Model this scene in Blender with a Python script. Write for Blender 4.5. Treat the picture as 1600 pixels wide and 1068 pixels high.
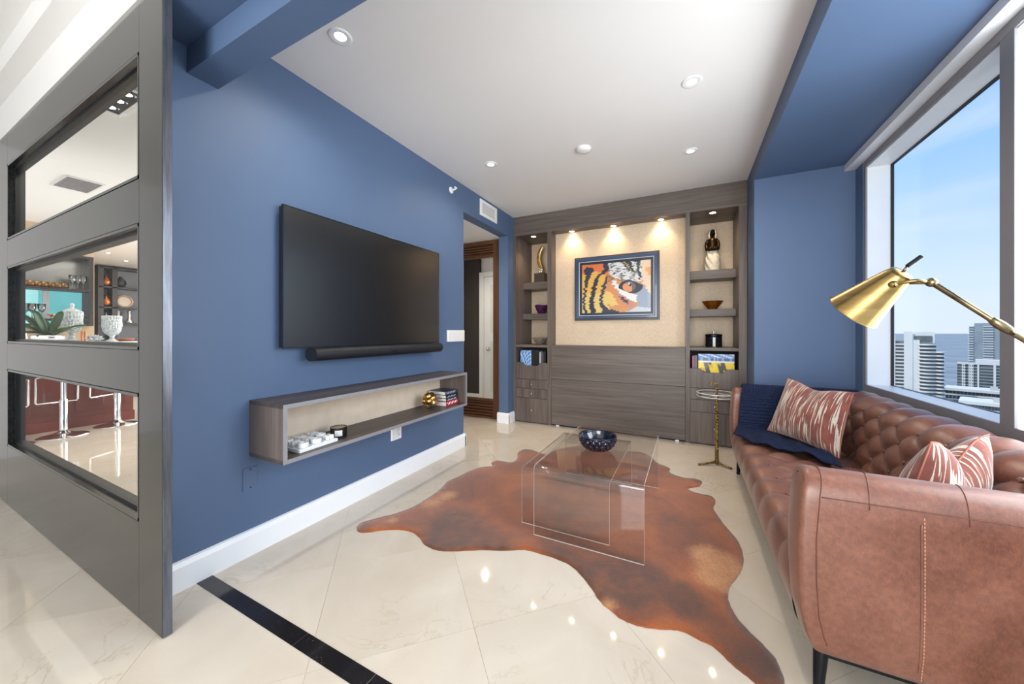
import bpy, math, random
import numpy as np
from mathutils import Vector, Matrix

for _o in list(bpy.data.objects):
    bpy.data.objects.remove(_o)
scene = bpy.context.scene
COL = scene.collection
PI = math.pi
RND = random.Random(7)

# ------------------------------------------------------------------ camera
cam_data = bpy.data.cameras.new('camera')
cam_data.sensor_width = 36.0
cam_data.lens = 36.0 * 548.3 / 1600.0
cam_data.shift_y = -(534.0 - 519.3) / 1600.0
cam_data.clip_start = 0.02
cam_data.clip_end = 60000.0
camera = bpy.data.objects.new('camera', cam_data)
COL.objects.link(camera)
camera.location = (0.0, 0.0, 1.25)
camera.rotation_euler = (PI / 2, 0.0, math.radians(26.6))
scene.camera = camera

# ------------------------------------------------------------------ colour management
scene.view_settings.view_transform = 'Standard'
scene.view_settings.look = 'None'
scene.view_settings.exposure = 0.44
scene.view_settings.gamma = 1.0
scene.view_settings.use_curve_mapping = False
scene.cycles.max_bounces = 8
scene.cycles.diffuse_bounces = 4
scene.cycles.glossy_bounces = 4
scene.cycles.transmission_bounces = 6
scene.cycles.transparent_max_bounces = 24
scene.cycles.sample_clamp_indirect = 4.0
scene.cycles.caustics_reflective = False
scene.cycles.caustics_refractive = False

# ------------------------------------------------------------------ sky
world = bpy.data.worlds.new('sky')
scene.world = world
world.use_nodes = True
wn, wl = world.node_tree.nodes, world.node_tree.links
wn.clear()
w_out = wn.new('ShaderNodeOutputWorld')
w_bg = wn.new('ShaderNodeBackground')
w_tc = wn.new('ShaderNodeTexCoord')
w_sep = wn.new('ShaderNodeSeparateXYZ')
w_ramp = wn.new('ShaderNodeValToRGB')
w_map = wn.new('ShaderNodeMapping')
w_noise = wn.new('ShaderNodeTexNoise')
w_cr = wn.new('ShaderNodeValToRGB')
w_mix = wn.new('ShaderNodeMixRGB')
wl.new(w_tc.outputs['Generated'], w_sep.inputs[0])
wl.new(w_sep.outputs['Z'], w_ramp.inputs[0])
els = w_ramp.color_ramp.elements
els[0].position = 0.0
els[0].color = (0.66, 0.74, 0.84, 1)
els[1].position = 0.62
els[1].color = (0.18, 0.38, 0.84, 1)
for p, c in ((0.10, (0.60, 0.73, 0.90, 1)), (0.30, (0.34, 0.56, 0.93, 1))):
    e = els.new(p)
    e.color = c
w_map.inputs['Scale'].default_value = (1.0, 1.0, 5.0)
wl.new(w_tc.outputs['Generated'], w_map.inputs[0])
wl.new(w_map.outputs[0], w_noise.inputs['Vector'])
w_noise.inputs['Scale'].default_value = 2.2
w_noise.inputs['Detail'].default_value = 7.0
w_cr.color_ramp.elements[0].position = 0.48
w_cr.color_ramp.elements[1].position = 0.75
w_cr.color_ramp.elements[1].color = (0.5, 0.5, 0.5, 1)
wl.new(w_noise.outputs[0], w_cr.inputs[0])
wl.new(w_cr.outputs[0], w_mix.inputs[0])
wl.new(w_ramp.outputs[0], w_mix.inputs[1])
w_mix.inputs[2].default_value = (0.76, 0.82, 0.90, 1)
wl.new(w_mix.outputs[0], w_bg.inputs[0])
w_bg.inputs[1].default_value = 0.94
wl.new(w_bg.outputs[0], w_out.inputs[0])


def light(name, kind, loc, rot, energy, color=(1, 1, 1), size=None, size_y=None, **kw):
    d = bpy.data.lights.new(name, kind)
    d.energy = energy
    d.color = color
    if size is not None:
        if kind == 'AREA':
            d.shape = 'RECTANGLE'
            d.size = size
            d.size_y = size_y or size
        else:
            d.shadow_soft_size = size
    for k, v in kw.items():
        setattr(d, k, v)
    o = bpy.data.objects.new(name, d)
    COL.objects.link(o)
    o.location = loc
    o.rotation_euler = rot
    return o


# sun high behind the viewer, on the fronts of the towers outside
sun_rot = Vector((0.50, 0.30, -0.81)).to_track_quat('-Z', 'Y').to_euler()
light('sun', 'SUN', (6, 0, 20), sun_rot, 2.2, (1.0, 0.95, 0.88), angle=math.radians(1.2))
# area lamps added to brighten the rooms from unseen glazing and the window wall
light('fill_rear_glazing', 'AREA', (0.05, -3.45, 1.5), (PI / 2, 0, 0), 190, (1.0, 0.985, 0.96), 2.5, 2.7)  # fill lamp added for frontal light from behind the viewer
light('daylight_window_near', 'AREA', (1.53, 1.66, 1.72), (0, PI / 2, 0), 52, (0.97, 0.985, 1.0), 1.72, 1.40)
light('daylight_window_wall', 'AREA', (1.52, -1.05, 1.72), (0, PI / 2, 0), 26, (0.97, 0.985, 1.0), 1.72, 3.8)
light('fill_bar_room', 'AREA', (-6.5, 5.75, 1.6), (-PI / 2, 0, 0), 210, (1.0, 0.99, 0.97), 6.0, 2.2)  # fill lamp added out of view to brighten the bar

# ------------------------------------------------------------------ materials
def srgb(r, g, b):
    f = lambda c: (c / 255 / 12.92) if c / 255 <= 0.04045 else ((c / 255 + 0.055) / 1.055) ** 2.4
    return (f(r), f(g), f(b), 1.0)


class NT:
    """small helper round a node tree"""
    def __init__(self, name):
        self.m = bpy.data.materials.new(name)
        self.m.use_nodes = True
        self.n = self.m.node_tree.nodes
        self.l = self.m.node_tree.links
        self.b = self.n['Principled BSDF']

    def new(self, t, **kw):
        x = self.n.new('ShaderNode' + t)
        for k, v in kw.items():
            setattr(x, k, v)
        return x

    def link(self, a, b):
        self.l.new(a, b)

    def coords(self, scale=(1, 1, 1), rot=(0, 0, 0), loc=(0, 0, 0), kind='Object'):
        tc = self.new('TexCoord')
        mp = self.new('Mapping')
        mp.inputs['Scale'].default_value = scale
        mp.inputs['Rotation'].default_value = rot
        mp.inputs['Location'].default_value = loc
        self.link(tc.outputs[kind], mp.inputs[0])
        return mp.outputs[0]

    def noise(self, vec, scale=5, detail=4, rough=0.5, dist=0.0):
        x = self.new('TexNoise')
        x.inputs['Scale'].default_value = scale
        x.inputs['Detail'].default_value = detail
        x.inputs['Roughness'].default_value = rough
        x.inputs['Distortion'].default_value = dist
        if vec is not None:
            self.link(vec, x.inputs['Vector'])
        return x.outputs[0]

    def ramp(self, fac, stops, interp='LINEAR'):
        x = self.new('ValToRGB')
        cr = x.color_ramp
        cr.interpolation = interp
        while len(cr.elements) < len(stops):
            cr.elements.new(0.5)
        for e, (p, c) in zip(cr.elements, stops):
            e.position = p
            e.color = c if len(c) == 4 else (*c, 1)
        self.link(fac, x.inputs[0])
        return x.outputs[0]

    def mix(self, fac, a, b, mode='MIX'):
        x = self.new('MixRGB', blend_type=mode)
        for v, s in ((fac, x.inputs[0]), (a, x.inputs[1]), (b, x.inputs[2])):
            if isinstance(v, (int, float)):
                s.default_value = v
            elif isinstance(v, tuple):
                s.default_value = v
            else:
                self.link(v, s)
        return x.outputs[0]

    def math(self, op, a, b=0.0):
        x = self.new('Math', operation=op)
        for v, s in ((a, x.inputs[0]), (b, x.inputs[1])):
            if isinstance(v, (int, float)):
                s.default_value = v
            else:
                self.link(v, s)
        return x.outputs[0]

    def bump(self, h, strength=0.2, dist=0.01):
        x = self.new('Bump')
        x.inputs['Strength'].default_value = strength
        x.inputs['Distance'].default_value = dist
        self.link(h, x.inputs['Height'])
        self.link(x.outputs[0], self.b.inputs['Normal'])

    def set(self, **kw):
        names = dict(color='Base Color', rough='Roughness', metal='Metallic', ior='IOR', trans='Transmission Weight',
                     coat='Coat Weight', coat_rough='Coat Roughness', spec='Specular IOR Level', sheen='Sheen Weight',
                     emit='Emission Color', emit_s='Emission Strength', alpha='Alpha')
        for k, v in kw.items():
            s = self.b.inputs[names[k]]
            if isinstance(v, (int, float, tuple)):
                s.default_value = v
            else:
                self.link(v, s)
        return self


MATS = {}


def plain(name, col, rough=0.5, metal=0.0, var=0.06, scale=6.0, bump=0.0, bscale=40.0, **kw):
    t = NT(name)
    v = t.coords()
    n = t.noise(v, scale, 4)
    dark = tuple(c * (1 - var) for c in col[:3]) + (1,)
    lite = tuple(min(1, c * (1 + var)) for c in col[:3]) + (1,)
    t.set(color=t.ramp(n, [(0.3, dark), (0.7, lite)]), rough=rough, metal=metal, **kw)
    if bump:
        t.bump(t.noise(v, bscale, 3), bump, 0.01)
    MATS[name] = t.m
    return t.m


def wood(name, axis, c_dark, c_mid, c_light, rough=0.42, fine=38.0, along=1.3, coat=0.0):
    t = NT(name)
    sc = [fine, fine, fine]
    sc[axis] = along
    v = t.coords(tuple(sc))
    oi = t.new('ObjectInfo')
    add = t.new('VectorMath', operation='ADD')
    comb = t.new('CombineXYZ')
    r10 = t.math('MULTIPLY', oi.outputs['Random'], 37.0)
    for k in range(3):
        t.link(r10, comb.inputs[k])
    t.link(v, add.inputs[0])
    t.link(comb.outputs[0], add.inputs[1])
    n1 = t.noise(add.outputs[0], 1.0, 6, 0.62, 0.6)
    n2 = t.noise(add.outputs[0], 0.22, 3, 0.5)
    c = t.ramp(n1, [(0.28, c_dark), (0.5, c_mid), (0.74, c_light)])
    c2 = t.mix(0.35, c, t.ramp(n2, [(0.3, c_dark), (0.7, c_light)]))
    t.set(color=c2, rough=rough, coat=coat, spec=0.4)
    t.bump(n1, 0.08, 0.002)
    MATS[name] = t.m
    return t.m


def thin_glass(name, tint=(1, 1, 1, 1), gloss=0.04, fres=0.5, rough=0.0):
    t = NT(name)
    t.n.remove(t.b)
    out = t.n['Material Output']
    tr = t.new('BsdfTransparent')
    tr.inputs[0].default_value = tint
    gl = t.new('BsdfGlossy')
    gl.inputs['Roughness'].default_value = rough
    lw = t.new('LayerWeight')
    lw.inputs[0].default_value = 0.25
    f = t.math('ADD', t.math('MULTIPLY', lw.outputs['Fresnel'], fres), gloss)
    mx = t.new('MixShader')
    t.link(f, mx.inputs[0])
    t.link(tr.outputs[0], mx.inputs[1])
    t.link(gl.outputs[0], mx.inputs[2])
    t.link(mx.outputs[0], out.inputs[0])
    MATS[name] = t.m
    return t.m


def emissive(name, col, strength):
    t = NT(name)
    t.set(color=(*col, 1), emit=(*col, 1), emit_s=strength)
    MATS[name] = t.m
    return t.m


def attr_paint(name, rough=0.5, spec=0.4, coat=0.0):
    """flat print: colour taken from the mesh's own colour layer"""
    t = NT(name)
    a = t.new('VertexColor', layer_name='print')
    t.set(color=a.outputs[0], rough=rough, spec=spec, coat=coat)
    MATS[name] = t.m
    return t.m


plain('blue_paint', srgb(81, 103, 136), 0.55, var=0.03, scale=1.5, bump=0.03, bscale=160)
plain('white_paint', srgb(236, 236, 236), 0.6, var=0.015, scale=1.2)
plain('white_trim', srgb(240, 243, 248), 0.35, var=0.01)
plain('cream_paint', srgb(226, 214, 196), 0.6, var=0.02)
plain('tan_paint', srgb(200, 174, 142), 0.55, var=0.05)
plain('grey_metal', srgb(132, 132, 137), 0.42, 0.0, var=0.03)
plain('white_metal', srgb(232, 236, 240), 0.35, 0.0, var=0.02)
plain('black_plastic', srgb(24, 24, 26), 0.38, var=0.1)
plain('black_metal', srgb(22, 24, 30), 0.35, 0.6, var=0.1)
plain('chrome', (0.86, 0.87, 0.88, 1), 0.06, 1.0, var=0.01)
plain('nickel', (0.72, 0.70, 0.66, 1), 0.22, 1.0, var=0.03)
plain('navy_gloss', srgb(18, 23, 42), 0.14, var=0.3, scale=40, coat=0.6)
plain('grout', srgb(196, 186, 170), 0.6)
plain('white_gloss', srgb(240, 242, 244), 0.18, var=0.01, coat=0.3)
plain('off_white', srgb(226, 226, 222), 0.5, var=0.03)
plain('page_paper', srgb(228, 226, 220), 0.8, var=0.05, scale=120)
plain('mahogany', srgb(110, 40, 26), 0.28, var=0.2, scale=5, coat=0.3)
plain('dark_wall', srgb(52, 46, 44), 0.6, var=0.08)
plain('dark_shelf', srgb(44, 38, 36), 0.4, var=0.15)
plain('black_gap', srgb(12, 12, 12), 0.7)
plain('green_leaf', srgb(34, 70, 34), 0.35, var=0.25, scale=20)
plain('copper', srgb(200, 120, 70), 0.25, 0.9, var=0.1)
plain('teal_glass', srgb(150, 235, 208), 0.25, var=0.15, scale=0.4)
plain('bronze_dark', srgb(58, 44, 26), 0.3, 0.8, var=0.35, scale=30)
plain('skirt_white', srgb(206, 200, 186), 0.5, var=0.12, scale=30)
plain('gunmetal', srgb(60, 66, 74), 0.22, 0.8, var=0.05)
plain('concrete_white', srgb(226, 226, 222), 0.7, var=0.05, scale=0.08)
plain('concrete_grey', srgb(150, 158, 162), 0.7, var=0.06, scale=0.08)
plain('tower_glass', srgb(100, 108, 108), 0.3, var=0.25, scale=0.12)  # tower colours greyed for distance, haze put into the colour
plain('tower_glass_pale', srgb(146, 156, 162), 0.3, var=0.15, scale=0.1)
plain('roof_grey', srgb(190, 188, 182), 0.8, var=0.08, scale=0.1)
plain('city_dark', srgb(92, 96, 92), 0.8, var=0.3, scale=0.02)
plain('amber_glass', srgb(150, 82, 10), 0.06, var=0.2, scale=10, trans=0.55, ior=1.4)
plain('purple_glass', srgb(96, 48, 92), 0.06, var=0.6, scale=18, trans=0.35, ior=1.45)
plain('smoky_glass', srgb(196, 178, 160), 0.06, var=0.35, scale=25, trans=0.45, ior=1.45)
t = NT('crystal')
v = t.coords()
vo = t.new('TexVoronoi')
vo.inputs['Scale'].default_value = 48
t.link(v, vo.inputs['Vector'])
t.set(color=t.ramp(vo.outputs[0], [(0.1, srgb(246, 250, 252)), (0.55, srgb(216, 224, 228)), (0.95, srgb(150, 160, 166))]), rough=0.06, trans=0.3, ior=1.5, spec=0.8)
t.bump(vo.outputs[0], 0.6, 0.01)
MATS['crystal'] = t.m
thin_glass('window_glass', (0.98, 0.99, 0.985, 1), 0.004, 0.05)
thin_glass('door_glass', (0.96, 0.97, 0.965, 1), 0.005, 0.05)
thin_glass('stemware_glass', (0.74, 0.77, 0.78, 1), 0.16, 0.9)
plain('amber_stem_glass', srgb(120, 86, 40), 0.15, 0.6, var=0.4, scale=30)
thin_glass('acrylic', (0.955, 0.95, 0.945, 1), 0.03, 0.6)
thin_glass('acrylic_disc', (0.88, 0.91, 0.93, 1), 0.10, 0.9)
plain('acrylic_edge_lit', srgb(252, 248, 240), 0.3, var=0.01)  # near-white colour stands in for light caught in clear edges
wood('wood_h', 0, srgb(66, 59, 56), srgb(98, 89, 84), srgb(122, 112, 105))
wood('wood_v', 2, srgb(66, 58, 55), srgb(98, 88, 83), srgb(122, 111, 104))
wood('shelf_wood', 1, srgb(50, 44, 44), srgb(78, 69, 66), srgb(100, 90, 85))
wood('louvre_wood', 0, srgb(58, 34, 20), srgb(92, 58, 36), srgb(118, 78, 50))
wood('louvre_wood_v', 2, srgb(58, 34, 20), srgb(92, 58, 36), srgb(118, 78, 50))
attr_paint('print_satin', 0.35, 0.4, 0.2)
attr_paint('print_matte', 0.6)
emissive('lamp_warm', (1.0, 0.82, 0.55), 28.0)
emissive('lamp_neutral', (1.0, 0.9, 0.75), 14.0)

# sliding door lacquer: dark grey-green, glossy
t = NT('door_lacquer')
v = t.coords((1.2, 20, 20))
t.set(color=t.ramp(t.noise(v, 1.5, 4), [(0.3, srgb(27, 28, 27)), (0.7, srgb(35, 36, 34))]), rough=0.20, spec=0.4, coat=0.2, coat_rough=0.06)
MATS['door_lacquer'] = t.m
t = NT('door_edge_steel')
v = t.coords((60, 60, 4))
nz = t.noise(v, 1.0, 5, 0.7)
t.set(color=t.ramp(nz, [(0.3, srgb(66, 68, 76)), (0.7, srgb(104, 108, 118))]), rough=0.3, metal=0.6)
MATS['door_edge_steel'] = t.m

# marble
def marble(name, base, lite, vein, rough):
    t = NT(name)
    v = t.coords()
    oi = t.new('ObjectInfo')
    comb = t.new('CombineXYZ')
    r = t.math('MULTIPLY', oi.outputs['Random'], 50.0)
    t.link(r, comb.inputs[0])
    t.link(t.math('MULTIPLY', r, 1.7), comb.inputs[1])
    add = t.new('VectorMath', operation='ADD')
    t.link(v, add.inputs[0])
    t.link(comb.outputs[0], add.inputs[1])
    p = add.outputs[0]
    cloud = t.noise(p, 2.2, 6, 0.6, 0.8)
    c = t.ramp(cloud, [(0.25, base), (0.75, lite)])
    n = t.noise(p, 1.7, 8, 0.62, 1.8)
    d = t.math('ABSOLUTE', t.math('SUBTRACT', n, 0.5))
    line = t.ramp(d, [(0.0, (1, 1, 1, 1)), (0.012, (0, 0, 0, 1))])
    mask = t.ramp(t.noise(p, 1.3, 3), [(0.45, (0, 0, 0, 1)), (0.7, (0.75, 0.75, 0.75, 1))])
    c = t.mix(t.math('MULTIPLY', line, mask), c, vein)
    tone = t.math('ADD', t.math('MULTIPLY', oi.outputs['Random'], 0.06), 0.95)
    hsv = t.new('HueSaturation')
    t.link(c, hsv.inputs['Color'])
    t.link(tone, hsv.inputs['Value'])
    t.set(color=hsv.outputs[0], rough=rough, spec=0.5, coat=0.25, coat_rough=0.03)
    MATS[name] = t.m


marble('marble', srgb(208, 196, 178), srgb(222, 212, 197), srgb(178, 154, 126), 0.05)
t = NT('black_granite')
v = t.coords()
sp = t.ramp(t.noise(v, 160, 2), [(0.70, srgb(34, 32, 34)), (0.76, srgb(190, 180, 160))])
t.set(color=t.mix(t.ramp(t.noise(v, 9, 3), [(0.45, (0, 0, 0, 1)), (0.7, (1, 1, 1, 1))]), srgb(30, 29, 32), sp), rough=0.10)
MATS['black_granite'] = t.m

# woven wallpaper behind the niches
t = NT('grasscloth')
v = t.coords((90, 90, 240))
v2 = t.coords((220, 220, 30))
a = t.noise(v, 1.0, 3)
b = t.noise(v2, 1.0, 3)
g = t.math('ADD', t.math('MULTIPLY', a, 0.5), t.math('MULTIPLY', b, 0.5))
big = t.noise(t.coords(), 3.0, 4)
t.set(color=t.mix(0.3, t.ramp(g, [(0.35, srgb(190, 166, 136)), (0.6, srgb(228, 208, 182))]), t.ramp(big, [(0.3, srgb(204, 180, 150)), (0.7, srgb(230, 212, 188))])), rough=0.55, spec=0.5)
t.bump(g, 0.2, 0.003)
MATS['grasscloth'] = t.m
plain('shelf_back_cloth', srgb(226, 208, 186), 0.55, var=0.05, scale=14, bump=0.06, bscale=200)

# leather
t = NT('leather')
v = t.coords()
big = t.noise(v, 4.0, 6, 0.65, 0.4)
fine = t.noise(v, 55, 4, 0.6)
scr = t.noise(t.coords((14, 14, 5), (0.5, 0.9, 0.3)), 3.0, 7, 0.7, 2.0)
scl = t.ramp(t.math('ABSOLUTE', t.math('SUBTRACT', scr, 0.5)), [(0.0, (1, 1, 1, 1)), (0.010, (0, 0, 0, 1))])
c = t.ramp(big, [(0.28, srgb(82, 47, 35)), (0.52, srgb(110, 67, 52)), (0.78, srgb(132, 88, 71))])
c = t.mix(t.math('MULTIPLY', scl, 0.28), c, srgb(196, 140, 108))
c = t.mix(0.12, c, t.ramp(fine, [(0.35, srgb(90, 48, 30)), (0.65, srgb(190, 120, 86))]))
t.set(color=c, rough=t.ramp(big, [(0.3, (0.30, 0.30, 0.30, 1)), (0.7, (0.42, 0.42, 0.42, 1))]), spec=0.5, sheen=0.1, coat=0.3, coat_rough=0.28)
vor = t.new('TexVoronoi')
vor.inputs['Scale'].default_value = 420
t.link(v, vor.inputs['Vector'])
hh = t.math('ADD', t.math('MULTIPLY', vor.outputs[0], 0.25), t.noise(v, 16, 5, 0.6))
t.bump(hh, 0.12, 0.004)
MATS['leather'] = t.m
plain('leather_seam', srgb(96, 54, 40), 0.5, var=0.1)
plain('leather_stitch', srgb(190, 140, 112), 0.6)

# brass
t = NT('brass')
v = t.coords((4, 4, 60))
t.set(color=t.ramp(t.noise(v, 1.0, 4), [(0.3, srgb(126, 104, 62)), (0.7, srgb(154, 130, 84))]), rough=0.27, metal=1.0)
MATS['brass'] = t.m
t = NT('aged_brass')
v = t.coords()
t.set(color=t.ramp(t.noise(v, 30, 4), [(0.3, srgb(96, 88, 70)), (0.7, srgb(150, 136, 104))]), rough=0.28, metal=1.0)
MATS['aged_brass'] = t.m
t = NT('hammered_brass')
v = t.coords((1, 1, 1))
vo = t.new('TexVoronoi')
vo.inputs['Scale'].default_value = 95
t.link(v, vo.inputs['Vector'])
t.set(color=t.ramp(vo.outputs[0], [(0.15, srgb(206, 176, 110)), (0.75, srgb(92, 70, 40))]), rough=0.32, metal=0.9)
t.bump(vo.outputs[0], 0.9, 0.01)
MATS['hammered_brass'] = t.m
t = NT('gold_leaf')
v = t.coords()
t.set(color=t.ramp(t.noise(v, 18, 5), [(0.3, srgb(150, 110, 50)), (0.7, srgb(226, 186, 120))]), rough=0.28, metal=0.9)
t.bump(t.noise(v, 60, 4), 0.3, 0.004)
MATS['gold_leaf'] = t.m

# tv screen, soundbar cloth
t = NT('tv_screen')
t.set(color=srgb(20, 21, 23), rough=0.24, spec=1.0)
t.bump(t.noise(t.coords(), 500, 1), 0.02, 0.001)
MATS['tv_screen'] = t.m
t = NT('speaker_cloth')
v = t.coords((400, 400, 400))
t.set(color=t.ramp(t.noise(v, 1, 2), [(0.35, srgb(10, 11, 14)), (0.7, srgb(34, 38, 46))]), rough=0.45)
MATS['speaker_cloth'] = t.m

# cowhide
t = NT('cowhide')
v = t.coords()
big = t.noise(v, 2.3, 6, 0.62, 0.7)
mot = t.noise(v, 9.0, 5, 0.65, 0.5)
hair = t.noise(t.coords((190, 55, 55), (0, 0, 0.7)), 1.0, 4, 0.7, 0.6)
hair2 = t.noise(t.coords((60, 170, 60), (0, 0, 0.2)), 1.0, 4, 0.7, 0.4)
fur = t.mix(t.noise(v, 1.4, 2), hair, hair2)
a = t.new('VertexColor', layer_name='print')
sepc = t.new('SeparateColor')
t.link(a.outputs[0], sepc.inputs[0])
brk = t.math('MULTIPLY', t.math('SUBTRACT', t.math('ADD', t.math('MULTIPLY', mot, 0.6), t.math('MULTIPLY', fur, 0.4)), 0.5), 1.3)
md_ = t.ramp(t.math('ADD', sepc.outputs[0], brk), [(0.22, (0, 0, 0, 1)), (0.85, (0.92, 0.92, 0.92, 1))])
ml_ = t.ramp(t.math('ADD', sepc.outputs[1], brk), [(0.25, (0, 0, 0, 1)), (0.95, (0.9, 0.9, 0.9, 1))])
c = t.ramp(big, [(0.25, srgb(92, 44, 18)), (0.5, srgb(144, 74, 28)), (0.72, srgb(176, 98, 42))])
c = t.mix(md_, c, srgb(64, 38, 26))
c = t.mix(ml_, c, srgb(200, 144, 94))
c = t.mix(0.55, c, t.mix(1.0, c, t.ramp(fur, [(0.32, (0.35, 0.33, 0.32, 1)), (0.68, (1.55, 1.5, 1.45, 1))]), 'MULTIPLY'))
t.set(color=c, rough=0.55, sheen=0.4, spec=0.3)
t.bump(fur, 0.5, 0.008)
MATS['cowhide'] = t.m

# striped velvet pillow cloth: cream vertical dashes on rust
t = NT('pillow_cloth')
uv = t.new('UVMap')
mp = t.new('Mapping')
mp.inputs['Scale'].default_value = (58, 2.4, 1)
t.link(uv.outputs[0], mp.inputs[0])
n = t.noise(mp.outputs[0], 1.0, 1.5, 0.4, 0.5)
mp2 = t.new('Mapping')
mp2.inputs['Scale'].default_value = (60, 6, 1)
t.link(uv.outputs[0], mp2.inputs[0])
n2 = t.noise(mp2.outputs[0], 1.0, 1, 0.4)
stripe = t.ramp(n, [(0.555, (0, 0, 0, 1)), (0.58, (1, 1, 1, 1))])
weave = t.noise(t.coords(), 260, 2)
rust = t.ramp(t.noise(t.coords(), 14, 4), [(0.3, srgb(108, 54, 44)), (0.7, srgb(142, 78, 64))])
cream = t.ramp(weave, [(0.35, srgb(180, 168, 150)), (0.65, srgb(216, 206, 190))])
t.set(color=t.mix(stripe, rust, cream), rough=0.85, sheen=0.5)
t.bump(t.math('ADD', t.math('MULTIPLY', stripe, 0.6), t.math('MULTIPLY', weave, 0.4)), 0.35, 0.006)
MATS['pillow_cloth'] = t.m

# navy waffle knit (the waffle relief itself is in the mesh)
t = NT('navy_knit')
v = t.coords()
t.set(color=t.ramp(t.noise(v, 160, 3), [(0.3, srgb(18, 24, 44)), (0.7, srgb(36, 48, 78))]), rough=0.95, spec=0.2)
t.bump(t.noise(v, 260, 3), 0.5, 0.004)
MATS['navy_knit'] = t.m

# sea
t = NT('sea_water')
v = t.coords((0.004, 0.010, 1))
t.set(color=t.ramp(t.noise(v, 1.0, 6), [(0.35, srgb(122, 130, 134)), (0.65, srgb(154, 162, 165))]), rough=0.5, spec=0.2)
MATS['sea_water'] = t.m

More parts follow.
